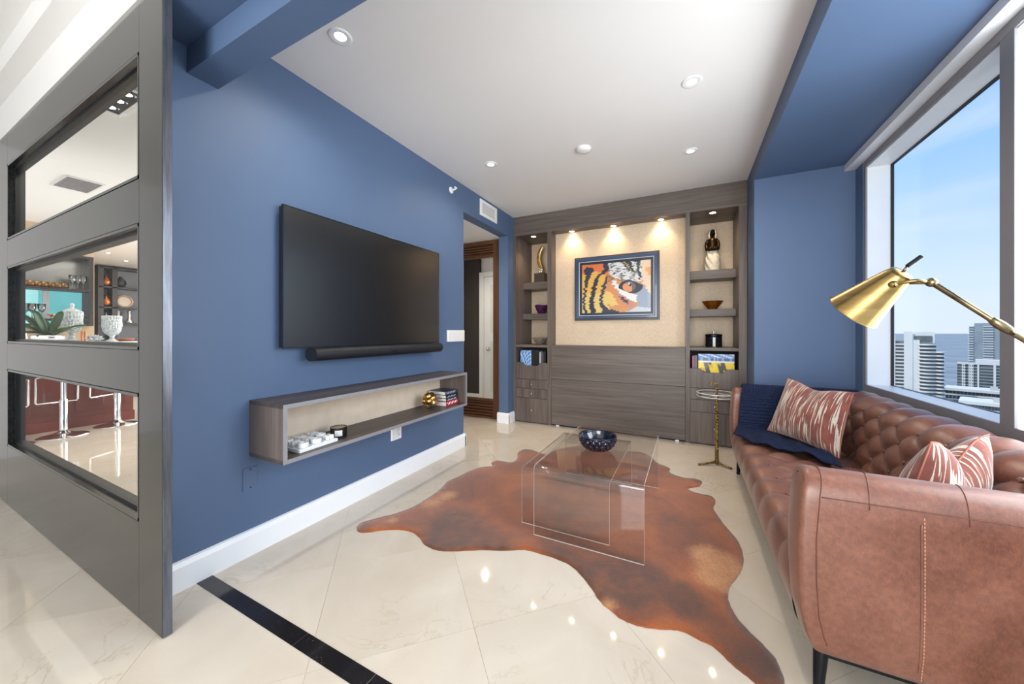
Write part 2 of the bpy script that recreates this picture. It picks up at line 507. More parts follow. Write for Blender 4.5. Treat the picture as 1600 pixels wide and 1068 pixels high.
# ------------------------------------------------------------------ mesh building
class MB:
    """collects shapes, links them as ONE mesh object"""
    def __init__(self):
        self.v, self.f, self.mi, self.uv = [], [], [], None
        self.cur = 0

    def add(self, vs, fs):
        o = len(self.v)
        self.v += [tuple(p) for p in vs]
        for q in fs:
            self.f.append(tuple(i + o for i in q))
            self.mi.append(self.cur)
        return self

    def slot(self, k):
        self.cur = k
        return self

    def box(self, x0, x1, y0, y1, z0, z1):
        vs = [(x, y, z) for x in (x0, x1) for y in (y0, y1) for z in (z0, z1)]
        return self.add(vs, [(0, 1, 3, 2), (4, 6, 7, 5), (0, 4, 5, 1), (2, 3, 7, 6), (0, 2, 6, 4), (1, 5, 7, 3)])

    def obox(self, c, ax, ay, az, hx, hy, hz):
        c, ax, ay, az = Vector(c), Vector(ax).normalized(), Vector(ay).normalized(), Vector(az).normalized()
        vs = [c + ax * hx * i + ay * hy * j + az * hz * k for i in (-1, 1) for j in (-1, 1) for k in (-1, 1)]
        return self.add(vs, [(0, 1, 3, 2), (4, 6, 7, 5), (0, 4, 5, 1), (2, 3, 7, 6), (0, 2, 6, 4), (1, 5, 7, 3)])

    def lathe(self, prof, c=(0, 0, 0), n=28, axis=None, cap=True):
        """prof [(r, h)]; axis: direction of h (default +Z)"""
        c = Vector(c)
        az = Vector(axis).normalized() if axis else Vector((0, 0, 1))
        ax = az.orthogonal().normalized() if axis else Vector((1, 0, 0))
        ay = az.cross(ax)
        vs, fs = [], []
        m = len(prof)
        for r, h in prof:
            for k in range(n):
                a = 2 * PI * k / n
                vs.append(c + ax * (r * math.cos(a)) + ay * (r * math.sin(a)) + az * h)
        for i in range(m - 1):
            for k in range(n):
                k2 = (k + 1) % n
                fs.append((i * n + k, i * n + k2, (i + 1) * n + k2, (i + 1) * n + k))
        if cap and prof[0][0] > 1e-5:
            fs.append(tuple(reversed(range(n))))
        if cap and prof[-1][0] > 1e-5:
            fs.append(tuple((m - 1) * n + k for k in range(n)))
        return self.add(vs, fs)

    def tube(self, pts, r, n=10, closed=False):
        pts = [Vector(p) for p in pts]
        m = len(pts)
        rs = r if isinstance(r, (list, tuple)) else [r] * m
        vs, fs = [], []
        prev = None
        for i, p in enumerate(pts):
            if closed:
                tg = (pts[(i + 1) % m] - pts[i - 1]).normalized()
            else:
                tg = (pts[min(i + 1, m - 1)] - pts[max(i - 1, 0)]).normalized()
            if prev is None:
                nx = tg.orthogonal().normalized()
            else:
                nx = (prev - tg * prev.dot(tg))
                nx = nx.normalized() if nx.length > 1e-6 else tg.orthogonal().normalized()
            prev = nx
            ny = tg.cross(nx)
            for k in range(n):
                a = 2 * PI * k / n
                vs.append(p + (nx * math.cos(a) + ny * math.sin(a)) * rs[i])
        for i in range(m if closed else m - 1):
            j = (i + 1) % m
            for k in range(n):
                k2 = (k + 1) % n
                fs.append((i * n + k, i * n + k2, j * n + k2, j * n + k))
        if not closed:
            fs.append(tuple(reversed(range(n))))
            fs.append(tuple((m - 1) * n + k for k in range(n)))
        return self.add(vs, fs)

    def prism(self, poly, axis, a0, a1):
        """poly: 2-D points in the plane of the other two axes (in axis order)"""
        n = len(poly)
        vs = []
        for a in (a0, a1):
            for p in poly:
                q = list(p)
                q.insert(axis, a)
                vs.append(tuple(q))
        fs = [tuple(reversed(range(n))), tuple(range(n, 2 * n))]
        for k in range(n):
            k2 = (k + 1) % n
            fs.append((k, k2, n + k2, n + k))
        return self.add(vs, fs)

    def grid(self, fn, nu, nv, wrap_u=False):
        vs = [fn(i / (nu if wrap_u else nu - 1), j / (nv - 1)) for j in range(nv) for i in range(nu)]
        fs = []
        for j in range(nv - 1):
            for i in range(nu if wrap_u else nu - 1):
                i2 = (i + 1) % nu
                fs.append((j * nu + i, j * nu + i2, (j + 1) * nu + i2, (j + 1) * nu + i))
        return self.add(vs, fs)

    def build(self, name, mat, parent=None, smooth=False, bevel=0.0, recalc=True, segs=2):
        org = base_of(parent)
        me = bpy.data.meshes.new(name)
        me.from_pydata([(p[0] - org[0], p[1] - org[1], p[2] - org[2]) for p in self.v], [], self.f)
        for m in (mat if isinstance(mat, (list, tuple)) else [mat]):
            me.materials.append(MATS[m])
        if any(self.mi):
            me.polygons.foreach_set('material_index', self.mi)
        if recalc:
            import bmesh
            b = bmesh.new()
            b.from_mesh(me)
            bmesh.ops.recalc_face_normals(b, faces=b.faces)
            b.to_mesh(me)
            b.free()
        o = bpy.data.objects.new(name, me)
        COL.objects.link(o)
        o.parent = parent
        if smooth is True:
            me.polygons.foreach_set('use_smooth', [True] * len(me.polygons))
        elif smooth:
            me.polygons.foreach_set('use_smooth', [True] * len(me.polygons))
            me.set_sharp_from_angle(angle=math.radians(smooth))
        if bevel:
            md = o.modifiers.new('bevel', 'BEVEL')
            md.width = bevel
            md.segments = segs
            md.limit_method = 'ANGLE'
            md.angle_limit = math.radians(40)
        me.update()
        return o


def base_of(o):
    p = Vector((0, 0, 0))
    while o is not None:
        p += o.location
        o = o.parent
    return p


def tag(o, label=None, cat=None, group=None, kind=None):
    if label:
        o['label'] = label
    if cat:
        o['category'] = cat
    if group:
        o['group'] = group
    if kind:
        o['kind'] = kind
    return o


def thing(name, loc, label, cat, group=None):
    o = bpy.data.objects.new(name, None)
    COL.objects.link(o)
    o.location = loc
    o.empty_display_size = 0.05
    return tag(o, label, cat, group)


def struct(o):
    o['kind'] = 'structure'
    return o


def sempty(name, loc=(0, 0, 0)):
    o = bpy.data.objects.new(name, None)
    COL.objects.link(o)
    o.location = loc
    o['kind'] = 'structure'
    return o


def kids(o):
    return [c for c in bpy.data.objects if c.parent == o]


def copy_tree(o, loc=None, rotz=None, label=None, parent=None):
    c = o.copy()
    COL.objects.link(c)
    if parent is not None:
        c.parent = parent
    if loc is not None:
        c.location = loc
    if rotz is not None:
        c.rotation_euler = (0, 0, rotz)
    if label:
        c['label'] = label
    for ch in kids(o):
        copy_tree(ch, parent=c)
    return c


def box(name, mat, b, parent=None, bevel=0.0):
    return MB().box(*b).build(name, mat, parent, bevel=bevel)


def paint(o, colfn):
    """flat print colour layer, colfn(local co) -> rgb"""
    me = o.data
    ca = me.color_attributes.new('print', 'FLOAT_COLOR', 'POINT')
    arr = np.ones((len(me.vertices), 4), dtype=np.float32)
    for i, vtx in enumerate(me.vertices):
        arr[i, :3] = colfn(vtx.co)
    ca.data.foreach_set('color', arr.ravel())
    return o


def grid_uv(o, nu, nv, su=1.0, sv=1.0):
    """uv from grid vertex order"""
    me = o.data
    uvl = me.uv_layers.new(name='uv')
    for lp in me.loops:
        i = lp.vertex_index
        uvl.data[lp.index].uv = ((i % nu) / (nu - 1) * su, (i // nu) / (nv - 1) * sv)

# ================================================================== STRUCTURE
XW, ZC, YC = -2.21, 2.875, 4.457

# floor: marble tiles laid on the diagonal over a screed
floor = struct(MB().box(-15.0, 1.46, -3.8, 6.4, -0.20, -0.0025).build('floor', 'marble'))
T, A0, B0 = 0.8895, 2.227, 1.177


def clip(poly, ax, lim, keep_less):
    out = []
    for i, p in enumerate(poly):
        q = poly[(i + 1) % len(poly)]
        a = (p[ax] <= lim) if keep_less else (p[ax] >= lim)
        b = (q[ax] <= lim) if keep_less else (q[ax] >= lim)
        if a:
            out.append(p)
        if a != b:
            s = (lim - p[ax]) / (q[ax] - p[ax])
            out.append((p[0] + s * (q[0] - p[0]), p[1] + s * (q[1] - p[1])))
    return out


tile_mesh = None
for ia in range(-11, 6):
    for ib in range(-6, 13):
        a, b = A0 + ia * T, B0 + ib * T
        g = 0.0009
        cx, cy = (a - b) / 2, (a + b) / 2 + T / 2
        if not (-8.6 < cx < 1.7 and -0.6 < cy < 5.3):
            continue
        if cx < -4.2 and cy < 0.2:
            continue
        if cx < -3.4 and cy > 3.2:
            continue
        h = T / 2 - g
        poly = [(cx + h, cy), (cx, cy + h), (cx - h, cy), (cx, cy - h)]
        full = poly
        if cx + h > 1.44:
            poly = clip(poly, 0, 1.44, True)
        if len(poly) < 3:
            continue
        if poly is full and tile_mesh is not None:
            o = bpy.data.objects.new('tile', tile_mesh)
            COL.objects.link(o)
            o.parent = floor
            o.location = (cx, cy, 0)
        else:
            m = MB()
            m.prism([(p[0] - cx, p[1] - cy) for p in poly], 2, -0.012, 0.0)
            o = m.build('tile', 'marble', floor)
            o.location = (cx, cy, 0)
            if poly is full:
                tile_mesh = o.data
inlay = struct(sempty('trim_1'))
for k in range(9):
    x0 = -2.19 + k * 0.39
    MB().box(x0, x0 + 0.388, 0.859, 0.926, -0.01, 0.0015).build('granite_strip', 'black_granite', inlay)

# ceilings
struct(box('ceiling', 'white_paint', (XW - 0.02, 0.58, 0.95, 5.15, ZC, ZC + 0.15)))
struct(box('ceiling_soffit', 'blue_paint', (0.567, 1.475, -3.6, 4.70, 2.71, ZC + 0.12)))
struct(box('ceiling_beam', 'blue_paint', (XW, 0.567, 0.829, 0.959, 2.53, ZC + 0.1)))
struct(box('ceiling_pocket', 'blue_paint', (XW - 0.1, 0.567, 0.68, 0.829, 2.66, ZC + 0.1)))
struct(box('ceiling_hall', 'white_paint', (-6.2, 1.475, -3.8, 0.555, 3.10, 3.25)))
struct(box('trim_2', 'white_paint', (-6.2, 1.475, 0.555, 0.645, 2.957, 3.25)))
struct(box('trim_3', 'white_paint', (-6.2, 0.567, 0.640, 0.68, 2.708, 2.96)))
struct(box('ceiling_bar', 'white_paint', (-14.5, -2.33, 0.68, 6.2, ZC, ZC + 0.12)))
struct(box('ceiling_passage', 'white_paint', (-3.7, XW - 0.001, 3.05, 5.9, 2.581, 2.70)))

# left wall carrying the television, with the doorway towards the cabinets
m = MB()
m.box(XW - 0.14, XW, 0.70, 3.22, 0, ZC)
m.box(XW - 0.14, XW, 3.22, 4.29, 2.58, ZC)
m.box(XW - 0.14, XW, 4.29, 5.15, 0, ZC)
struct(m.build('wall_left', 'blue_paint'))
m = MB()
prof = [(0, 0), (0.022, 0), (0.022, 0.115), (0.016, 0.128), (0.012, 0.138), (0, 0.142)]
m.prism([(XW + a, z) for a, z in prof], 1, 0.70, 3.235)
m.prism([(3.22 + a, z) for a, z in prof], 0, XW - 0.14, XW + 0.022)
struct(m.build('baseboard_left', 'white_trim'))
m = MB()
m.prism([(XW + a, z) for a, z in prof], 1, 4.275, 4.455)
m.prism([(4.29 - a, z) for a, z in prof], 0, XW - 0.16, XW + 0.022)
struct(m.build('baseboard_back', 'white_trim'))
struct(box('wall_back', 'cream_paint', (XW - 0.14, 0.70, 5.06, 5.15, 0, ZC)))
struct(box('wall_pier', 'blue_paint', (0.569, 1.475, 4.04, 5.15, 0, 2.712)))
struct(box('wall_right', 'blue_paint', (1.312, 1.475, -3.7, 4.04, 0, 0.752)))
struct(box('wall_near_left', 'white_paint', (-6.2, -6.05, -3.8, 0.68, 0, 3.1)))
struct(box('wall_door_side', 'white_paint', (-6.2, -4.84, 0.69, 0.76, 0, 2.95)))

# window wall
win = sempty('window_1', (1.31, 0.0, 0.75))
box('sill', 'white_metal', (1.312, 1.475, -3.6, 4.04, 0.752, 0.825), win)
box('sill_front', 'grey_metal', (1.300, 1.312, -3.6, 4.04, 0.752, 0.825), win, 0.002)
box('head', 'white_metal', (1.312, 1.475, -3.6, 4.04, 2.60, 2.71), win)
box('head_front', 'grey_metal', (1.300, 1.312, -3.6, 4.04, 2.605, 2.655), win)
box('jamb', 'white_metal', (1.312, 1.475, 3.88, 4.04, 0.825, 2.60), win)
box('jamb_front', 'grey_metal', (1.300, 1.312, 3.86, 3.90, 0.825, 2.605), win, 0.002)
box('jamb_return', 'blue_paint', (1.296, 1.312, 3.90, 4.04, 0.752, 2.655), win)
m = MB()
m.box(1.222, 1.300, -3.6, 4.04, 2.655, 2.71)
m.box(1.300, 1.40, -3.6, 4.04, 2.668, 2.71)
m.build('valance', 'white_metal', win, bevel=0.002)
edges = [3.88]
for k, y in enumerate((2.40, 0.92, -0.56, -2.04)):
    mu = box('mullion', 'white_metal', (1.312, 1.475, y, y + 0.08, 0.825, 2.60), win)
    box('mullion_front', 'grey_metal', (1.300, 1.312, y - 0.002, y + 0.082, 0.825, 2.605), mu, 0.002)
    edges += [y + 0.08, y]
edges.append(-3.55)
for k in range(0, len(edges), 2):
    pn = box('pane', 'window_glass', (1.462, 1.470, edges[k + 1], edges[k], 0.825, 2.60), win)
    gk = MB()
    for yy in (edges[k + 1], edges[k] - 0.004):
        gk.box(1.456, 1.476, yy, yy + 0.004, 0.825, 2.60)
    gk.box(1.456, 1.476, edges[k + 1], edges[k], 0.825, 0.828)
    gk.box(1.456, 1.476, edges[k + 1], edges[k], 2.592, 2.60)
    gk.build('gasket', 'black_plastic', pn)

# unseen glazing behind the viewer, kept narrow to shape the rear light
rear = sempty('window_2', (0, -3.6, 0))
for x in (-1.25, 0.05, 1.40):
    box('mullion', 'grey_metal', (x - 0.03, x + 0.03, -3.68, -3.58, 0.1, 3.1), rear)
box('rail', 'grey_metal', (-1.28, 1.46, -3.68, -3.58, 0, 0.1), rear)
for x in (-1.25, 0.05):
    box('pane', 'window_glass', (x + 0.03, x + (1.32 if x > 0 else 1.27), -3.64, -3.63, 0.1, 3.1), rear)
struct(box('wall_rear', 'white_paint', (-6.2, -1.28, -3.70, -3.58, 0, 3.1)))  # unseen wall put in to keep rear light off the hall

# ---- sliding door of dark lacquered frames and glass
door = sempty('door_1', (-1.9, 0.64, 0.0))
DY0, DY1 = 0.640, 0.672
DX = (-1.915, -2.140, -4.440, -4.840)           # outer edge, right stile, left stile, end
DZ = (0.004, 0.425, 0.985, 1.172, 1.730, 1.922, 2.475, 2.680)


def door_bar(name, b, par=door):
    return box(name, 'door_lacquer', b, par, 0.0015)


rs = door_bar('stile', (DX[1], DX[0], DY0, DY1, DZ[0], DZ[7]))
box('edge_plate', 'door_edge_steel', (DX[0], DX[0] + 0.004, DY0 + 0.001, DY1 - 0.001, DZ[0], DZ[7]), rs, 0.001)
door_bar('stile', (DX[3], DX[2], DY0, DY1, DZ[0], DZ[7]))
for k in range(4):
    door_bar('rail', (DX[2], DX[1], DY0, DY1, DZ[2 * k], DZ[2 * k + 1]))
for k in range(3):
    z0, z1 = DZ[2 * k + 1], DZ[2 * k + 2]
    pn = box('pane', 'door_glass', (DX[2] + 0.012, DX[1] - 0.012, 0.664, 0.668, z0 + 0.012, z1 - 0.012), door)
    fr = MB()
    for (x0, x1, a, b) in ((DX[2] + 0.003, DX[2] + 0.02, z0 + 0.003, z1 - 0.003), (DX[1] - 0.013, DX[1] - 0.003, z0 + 0.003, z1 - 0.003),
                           (DX[2] + 0.003, DX[1] - 0.003, z0 + 0.003, z0 + 0.016), (DX[2] + 0.003, DX[1] - 0.003, z1 - 0.016, z1 - 0.003)):
        fr.box(x0, x1, DY0 - 0.001, DY1, a, b)
    fr.build('glazing_bead', 'door_lacquer', pn)
    gp = MB()
    for (x0, x1, a, b) in ((DX[2] + 0.02, DX[2] + 0.045, z0 + 0.01, z1 - 0.01), (DX[2] + 0.01, DX[1] - 0.01, z0 + 0.016, z0 + 0.03), (DX[2] + 0.01, DX[1] - 0.01, z1 - 0.03, z1 - 0.016)):
        gp.box(x0, x1, 0.6685, 0.712, a, b)
    gp.build('gasket', 'black_plastic', pn)
box('track_gap_shade', 'black_gap', (-6.0, -1.80, 0.654, 0.668, 2.684, 2.712), door)  # black strip puts the shade of the door gap into colour

# ================================================================== PASSAGE beyond the left doorway
lv = sempty('door_2', (-2.75, 4.37, 0.0))
LX0, LX1, LY = -3.20, -2.392, 4.37
box('stile', 'louvre_wood_v', (LX1 - 0.10, LX1, LY, LY + 0.045, 0.012, 2.575), lv, 0.002)
box('stile', 'louvre_wood_v', (LX0, LX0 + 0.10, LY, LY + 0.045, 0.012, 2.575), lv, 0.002)
for (z0, z1) in ((2.515, 2.575), (2.335, 2.37), (0.262, 0.295), (0.012, 0.04)):
    box('rail', 'louvre_wood', (LX0 + 0.10, LX1 - 0.10, LY + 0.003, LY + 0.042, z0, z1), lv)
for (za, zb, n) in ((2.37, 2.515, 4), (0.04, 0.262, 5)):
    for k in range(n):
        z = za + (zb - za) * (k + 0.5) / n
        MB().obox((LX0 / 2 + LX1 / 2, LY + 0.022, z), (1, 0, 0), (0, 0.8, 0.6), (0, -0.6, 0.8), (LX1 - LX0) / 2 - 0.10, 0.013, 0.011).build('slat', 'louvre_wood', lv)
    box('slat_backing', 'black_gap', (LX0 + 0.10, LX1 - 0.10, LY + 0.036, LY + 0.040, za, zb), lv)
box('pane', 'window_glass', (LX0 + 0.10, LX1 - 0.10, LY + 0.02, LY + 0.025, 0.295, 2.335), lv)
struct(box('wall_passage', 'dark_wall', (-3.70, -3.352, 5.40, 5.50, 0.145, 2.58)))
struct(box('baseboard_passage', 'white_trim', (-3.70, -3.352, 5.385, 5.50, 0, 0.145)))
struct(box('wall_passage_left', 'white_paint', (-3.80, -3.70, 3.05, 5.6, 0, 2.60)))
struct(box('wall_passage_right', 'white_paint', (-2.36, -2.34, 4.42, 5.6, 0, 2.60)))
struct(box('wall_passage_near', 'white_paint', (-3.80, XW - 0.14, 3.05, 3.20, 0, 2.60)))
dp = sempty('door_3', (-3.0, 5.40, 0.0))
m = MB()
m.box(-3.352, -3.285, 5.375, 5.41, 0, 2.25)
m.box(-3.352, -2.40, 5.375, 5.41, 2.25, 2.33)
m.build('casing', 'white_trim', dp, bevel=0.004)
m = MB()
m.box(-3.285, -3.258, 5.39, 5.44, 0, 2.25)
m.build('jamb', 'off_white', dp)
lf = box('leaf', 'white_trim', (-3.258, -2.42, 5.405, 5.45, 0.035, 2.245), dp)
box('leaf_panel', 'off_white', (-3.14, -2.55, 5.399, 5.406, 1.25, 2.1), lf, 0.004)
box('leaf_panel', 'off_white', (-3.14, -2.55, 5.399, 5.406, 0.2, 1.1), lf, 0.004)
MB().lathe([(0.0, 0), (0.03, 0.0), (0.03, 0.008), (0.012, 0.012), (0.012, 0.04), (0.028, 0.05), (0.03, 0.065), (0.02, 0.078), (0, 0.08)], (-3.165, 5.405, 0.96), 16, (0, -1, 0)).build('knob', 'nickel', lf, True)
struct(box('wall_passage_back', 'white_paint', (-3.352, -2.34, 5.45, 5.55, 0, 2.60)))

# ================================================================== BUILT-IN CABINETS
ZL, ZN, YB = 1.08, 2.61, 5.02          # ledge, niche top, niche back
fas = MB()
fas.box(XW, 0.567, YC, YC + 0.022, ZN, ZC)
fo = fas.build('cabinet_fascia', 'wood_h', bevel=0.001)
tag(fo, 'long grey-brown wooden fascia board running above the built-in cabinets under the ceiling', 'fascia')


def knob(par, x, z):
    MB().lathe([(0.0, 0), (0.009, 0.0), (0.006, 0.008), (0.006, 0.014), (0.013, 0.020), (0.013, 0.026), (0.0, 0.030)], (x, YC, z), 12, (0, -1, 0)).build('knob', 'nickel', par, True)


def notch_front(par, x0, x1, z0, z1):
    """fall front with a stepped finger cut-out in its top edge"""
    c, w, d = (x0 + x1) / 2, (x1 - x0), 0.042
    a, b = 0.20 * w, 0.28 * w
    pts = [(x0, z0), (x1, z0), (x1, z1), (c + b, z1), (c + a, z1 - d), (c - a, z1 - d), (c - b, z1), (x0, z1)]
    return MB().prism([(p[0], p[1]) for p in pts], 1, YC, YC + 0.02).build('fall_front', 'wood_v', par, bevel=0.001)


def tower(name, label, xs, zs):
    """xs: outer left, niche left, niche right, outer right; zs: fall front top, then drawer boundaries downwards"""
    x0, n0, n1, x1 = xs
    t = thing(name, ((x0 + x1) / 2, YC, 0), label, 'cabinet')
    box('side_panel', 'wood_v', (x0, n0, YC, YB, 0.0, ZN), t, 0.001)
    box('side_panel', 'wood_v', (n1, x1, YC, YB, 0.0, ZN), t, 0.001)
    box('top_panel', 'wood_h', (n0, n1, YC + 0.022, YB, ZN, ZN + 0.02), t)
    box('back_panel', 'grasscloth', (n0, n1, YB, YB + 0.012, ZL, ZN), t)
    box('ledge', 'wood_h', (n0, n1, YC, YB, ZL - 0.032, ZL), t, 0.001)
    for (za, zb) in ((1.880, 1.982), (1.440, 1.524)):
        box('shelf', 'wood_h', (n0, n1, 4.705, YB, za, zb), t, 0.001)
    m = MB()
    m.box(n0, n1, YC + 0.30, YC + 0.31, 0.05, ZL - 0.032)
    m.box(n0, n1, YC + 0.022, YC + 0.30, 0.60, 0.62)
    m.box(n0, n1, YC + 0.02, YC + 0.04, 0.02, 0.62)
    m.build('carcass', 'black_gap', t)
    g = 0.002
    notch_front(t, n0 + g, n1 - g, zs[1] + g, zs[0])
    for k in range(1, 4):
        d = box('drawer', 'wood_v', (n0 + g, n1 - g, YC, YC + 0.02, zs[k + 1] + g, zs[k] - g), t, 0.001)
        knob(d, (n0 + n1) / 2 + 0.01, (zs[k] + zs[k + 1]) / 2)
    return t


tower('display_cabinet', 'tall grey-brown display cabinet beside the doorway, gold crescent sculpture on its top shelf',
      (XW + 0.001, -2.171, -1.697, -1.640), (0.835, 0.603, 0.475, 0.344, 0.012))
tower('display_cabinet', 'tall grey-brown display cabinet beside the blue pier, robed figurine on its top shelf',
      (-0.022, 0.022, 0.491, 0.566), (0.848, 0.627, 0.499, 0.360, 0.012))
t = thing('wall_bed_unit', (-0.83, YC, 0), 'wide grey-brown panelled wall bed unit with lit beige niche around the framed picture', 'wall bed')
box('back_panel', 'grasscloth', (-1.640, -0.022, 4.63, 4.64, ZL, ZN), t)
box('upper_panel', 'wood_h', (-1.637, -0.025, YC, YC + 0.03, 0.634, ZL), t, 0.001)
box('lower_panel', 'wood_h', (-1.637, -0.025, YC, YC + 0.03, 0.022, 0.630), t, 0.001)
box('ledge', 'wood_h', (-1.637, -0.025, YC + 0.03, 4.63, ZL - 0.03, ZL), t)
box('top_panel', 'wood_h', (-1.637, -0.025, YC + 0.022, 4.64, ZN, ZN + 0.02), t)
box('carcass', 'black_gap', (-1.637, -0.025, YC + 0.04, 4.62, 0.0, ZL - 0.035), t)
for x in (-1.55, -0.11):
    MB().box(x - 0.02, x + 0.02, YC - 0.012, YC + 0.01, 0.004, 0.018).build('foot_glide', 'white_gloss', t)

# small niche lamps
pk = thing('niche_spotlight', (-1.95, 4.575, ZN), 'small recessed spotlight over the gold crescent sculpture', 'spotlight', 'spotlights in the cabinet niches')
MB().lathe([(0.030, 0.0), (0.046, 0.0), (0.046, -0.006), (0.032, -0.006)], (-1.95, 4.575, ZN), 24, cap=False).build('trim_ring', 'nickel', pk, True)
MB().lathe([(0.0, -0.003), (0.031, -0.003), (0.031, 0.002), (0.0, 0.002)], (-1.95, 4.575, ZN), 20).build('lens', 'lamp_warm', pk)
sp = light('spot', 'SPOT', (0, 0, -0.012), (0, 0, 0), 13.0, (1.0, 0.72, 0.40), 0.02, spot_size=math.radians(110), spot_blend=0.9)
sp.parent = pk
for x, lab in ((-1.393, 'small recessed spotlight above the left side of the framed picture'), (-0.848, 'small recessed spotlight above the middle of the framed picture'),
               (-0.287, 'small recessed spotlight above the right side of the framed picture'), (0.254, 'small recessed spotlight over the robed figurine')):
    copy_tree(pk, (x, 4.575, ZN), label=lab)

# ================================================================== CEILING AND WALL FITTINGS
dl = thing('ceiling_downlight', (-1.705, 1.301, ZC), 'round recessed ceiling downlight nearest the blue beam', 'downlight', 'ceiling downlights')
MB().lathe([(0.029, 0.0), (0.060, 0.0), (0.060, -0.004), (0.052, -0.007), (0.029, -0.002)], (-1.705, 1.301, ZC), 32, cap=False).build('trim_ring', 'white_gloss', dl, True)
MB().lathe([(0.0, -0.0022), (0.030, -0.0022), (0.030, 0.004), (0.0, 0.004)], (-1.705, 1.301, ZC), 24).build('lens', 'lamp_neutral', dl)
s = light('spot', 'SPOT', (0, 0, -0.02), (0, 0, 0), 22.0, (1.0, 0.88, 0.72), 0.03, spot_size=math.radians(150), spot_blend=1.0)
s.parent = dl
copy_tree(dl, (-1.701, 2.941, ZC), label='round recessed ceiling downlight nearest the sprinkler and air vent')
copy_tree(dl, (0.024, 2.555, ZC), label='round recessed ceiling downlight on the window side, nearer of the two')
copy_tree(dl, (0.023, 3.526, ZC), label='round recessed ceiling downlight above the side table by the cabinets')
t = thing('smoke_detector', (-0.822, 3.054, ZC), 'round white smoke detector in the middle of the ceiling', 'smoke detector')
MB().lathe([(0.062, 0.0), (0.062, -0.012), (0.055, -0.024), (0.03, -0.030), (0, -0.031)], (-0.822, 3.054, ZC), 32).build('body', 'white_gloss', t, True)
MB().lathe([(0.066, 0.0), (0.066, -0.006), (0.05, -0.006)], (-0.822, 3.054, ZC), 32).build('base_ring', 'off_white', t, True)

t = thing('fire_sprinkler', (XW, 2.994, 2.737), 'small white fire sprinkler head high on the blue wall', 'sprinkler')
MB().lathe([(0.0, 0), (0.036, 0.0), (0.034, 0.006), (0.02, 0.010), (0, 0.010)], (XW, 2.994, 2.737), 24, (1, 0, 0)).build('escutcheon', 'white_gloss', t, True)
MB().lathe([(0.010, 0.008), (0.010, 0.035), (0.006, 0.06), (0, 0.062)], (XW, 2.994, 2.737), 14, (1, 0, 0)).build('nozzle', 'white_gloss', t, True)
MB().box(XW + 0.05, XW + 0.062, 2.978, 3.012, 2.745, 2.760).build('deflector', 'white_gloss', t)

vy0, vy1, vz0, vz1 = 3.555, 3.962, 2.650, 2.842
t = thing('air_vent', (XW, (vy0 + vy1) / 2, vz0), 'white rectangular air vent grille high beside the doorway', 'vent')
m = MB()
for (a, b, c, d) in ((vy0, vy1, vz0, vz0 + 0.035), (vy0, vy1, vz1 - 0.035, vz1), (vy0, vy0 + 0.045, vz0 + 0.035, vz1 - 0.035), (vy1 - 0.045, vy1, vz0 + 0.035, vz1 - 0.035)):
    m.box(XW, XW + 0.012, a, b, c, d)
m.build('frame', 'white_gloss', t, bevel=0.002)
box('backing', 'grey_metal', (XW, XW + 0.002, vy0 + 0.04, vy1 - 0.04, vz0 + 0.03, vz1 - 0.03), t)
for k in range(9):
    z = vz0 + 0.042 + k * 0.0136
    MB().obox((XW + 0.006, (vy0 + vy1) / 2, z), (0.8, 0, 0.6), (0, 1, 0), (-0.6, 0, 0.8), 0.006, (vy1 - vy0) / 2 - 0.045, 0.001).build('slat', 'off_white', t)

t = thing('wall_keypad', (XW, 3.06, 1.15), 'white rectangular wall panel beside the doorway edge, right of the television', 'wall panel')
box('plate', 'white_gloss', (XW, XW + 0.016, 2.915, 3.218, 1.155, 1.275), t, 0.003)
box('lip', 'off_white', (XW + 0.016, XW + 0.019, 2.925, 3.208, 1.165, 1.265), t, 0.001)
t = thing('power_outlet', (XW, 2.22, 0.34), 'white power outlet with plug-in adapter under the floating shelf', 'outlet')
box('plate', 'white_gloss', (XW, XW + 0.008, 2.158, 2.275, 0.345, 0.470), t, 0.003)
box('plug', 'off_white', (XW + 0.008, XW + 0.032, 2.170, 2.205, 0.365, 0.450), t, 0.004)
for z in (0.385, 0.430):
    MB().lathe([(0.0, 0), (0.014, 0), (0.014, 0.002), (0, 0.002)], (XW + 0.008, 2.242, z), 14, (1, 0, 0)).build('socket', 'off_white', t, True)
t = thing('blank_cover_plate', (XW, 1.11, 0.36), 'blue painted blank cover plate low on the wall under the shelf end', 'cover plate')
box('plate', 'blue_paint', (XW, XW + 0.005, 1.072, 1.147, 0.367, 0.490), t, 0.001)
for z in (0.378, 0.479):
    MB().lathe([(0.0, 0), (0.004, 0), (0.003, 0.002), (0, 0.002)], (XW + 0.005, 1.11, z), 10, (1, 0, 0)).build('screw', 'gunmetal', t)

# ================================================================== TELEVISION AND SOUND BAR
t = thing('television', (XW, 1.975, 1.155), 'large flat black television mounted on the blue wall', 'television')
ty0, ty1, tz0, tz1 = 1.248, 2.705, 1.155, 2.012
box('back_shell', 'black_plastic', (-2.190, -2.150, ty0 + 0.004, ty1 - 0.004, tz0 + 0.004, tz1 - 0.004), t, 0.006)
m = MB()
for (a, b, c, d) in ((ty0, ty1, tz0, tz0 + 0.010), (ty0, ty1, tz1 - 0.006, tz1), (ty0, ty0 + 0.006, tz0 + 0.010, tz1 - 0.006), (ty1 - 0.006, ty1, tz0 + 0.010, tz1 - 0.006)):
    m.box(-2.158, -2.138, a, b, c, d)
m.build('bezel', 'gunmetal', t, bevel=0.001)
box('screen', 'tv_screen', (-2.152, -2.140, ty0 + 0.006, ty1 - 0.006, tz0 + 0.010, tz1 - 0.006), t)
box('wall_mount', 'black_metal', (-2.208, -2.188, 1.75, 2.2, 1.4, 1.8), t)
t = thing('sound_bar', (-2.12, 2.0, 1.07), 'long black rounded sound bar mounted under the television', 'sound bar')
sec = []
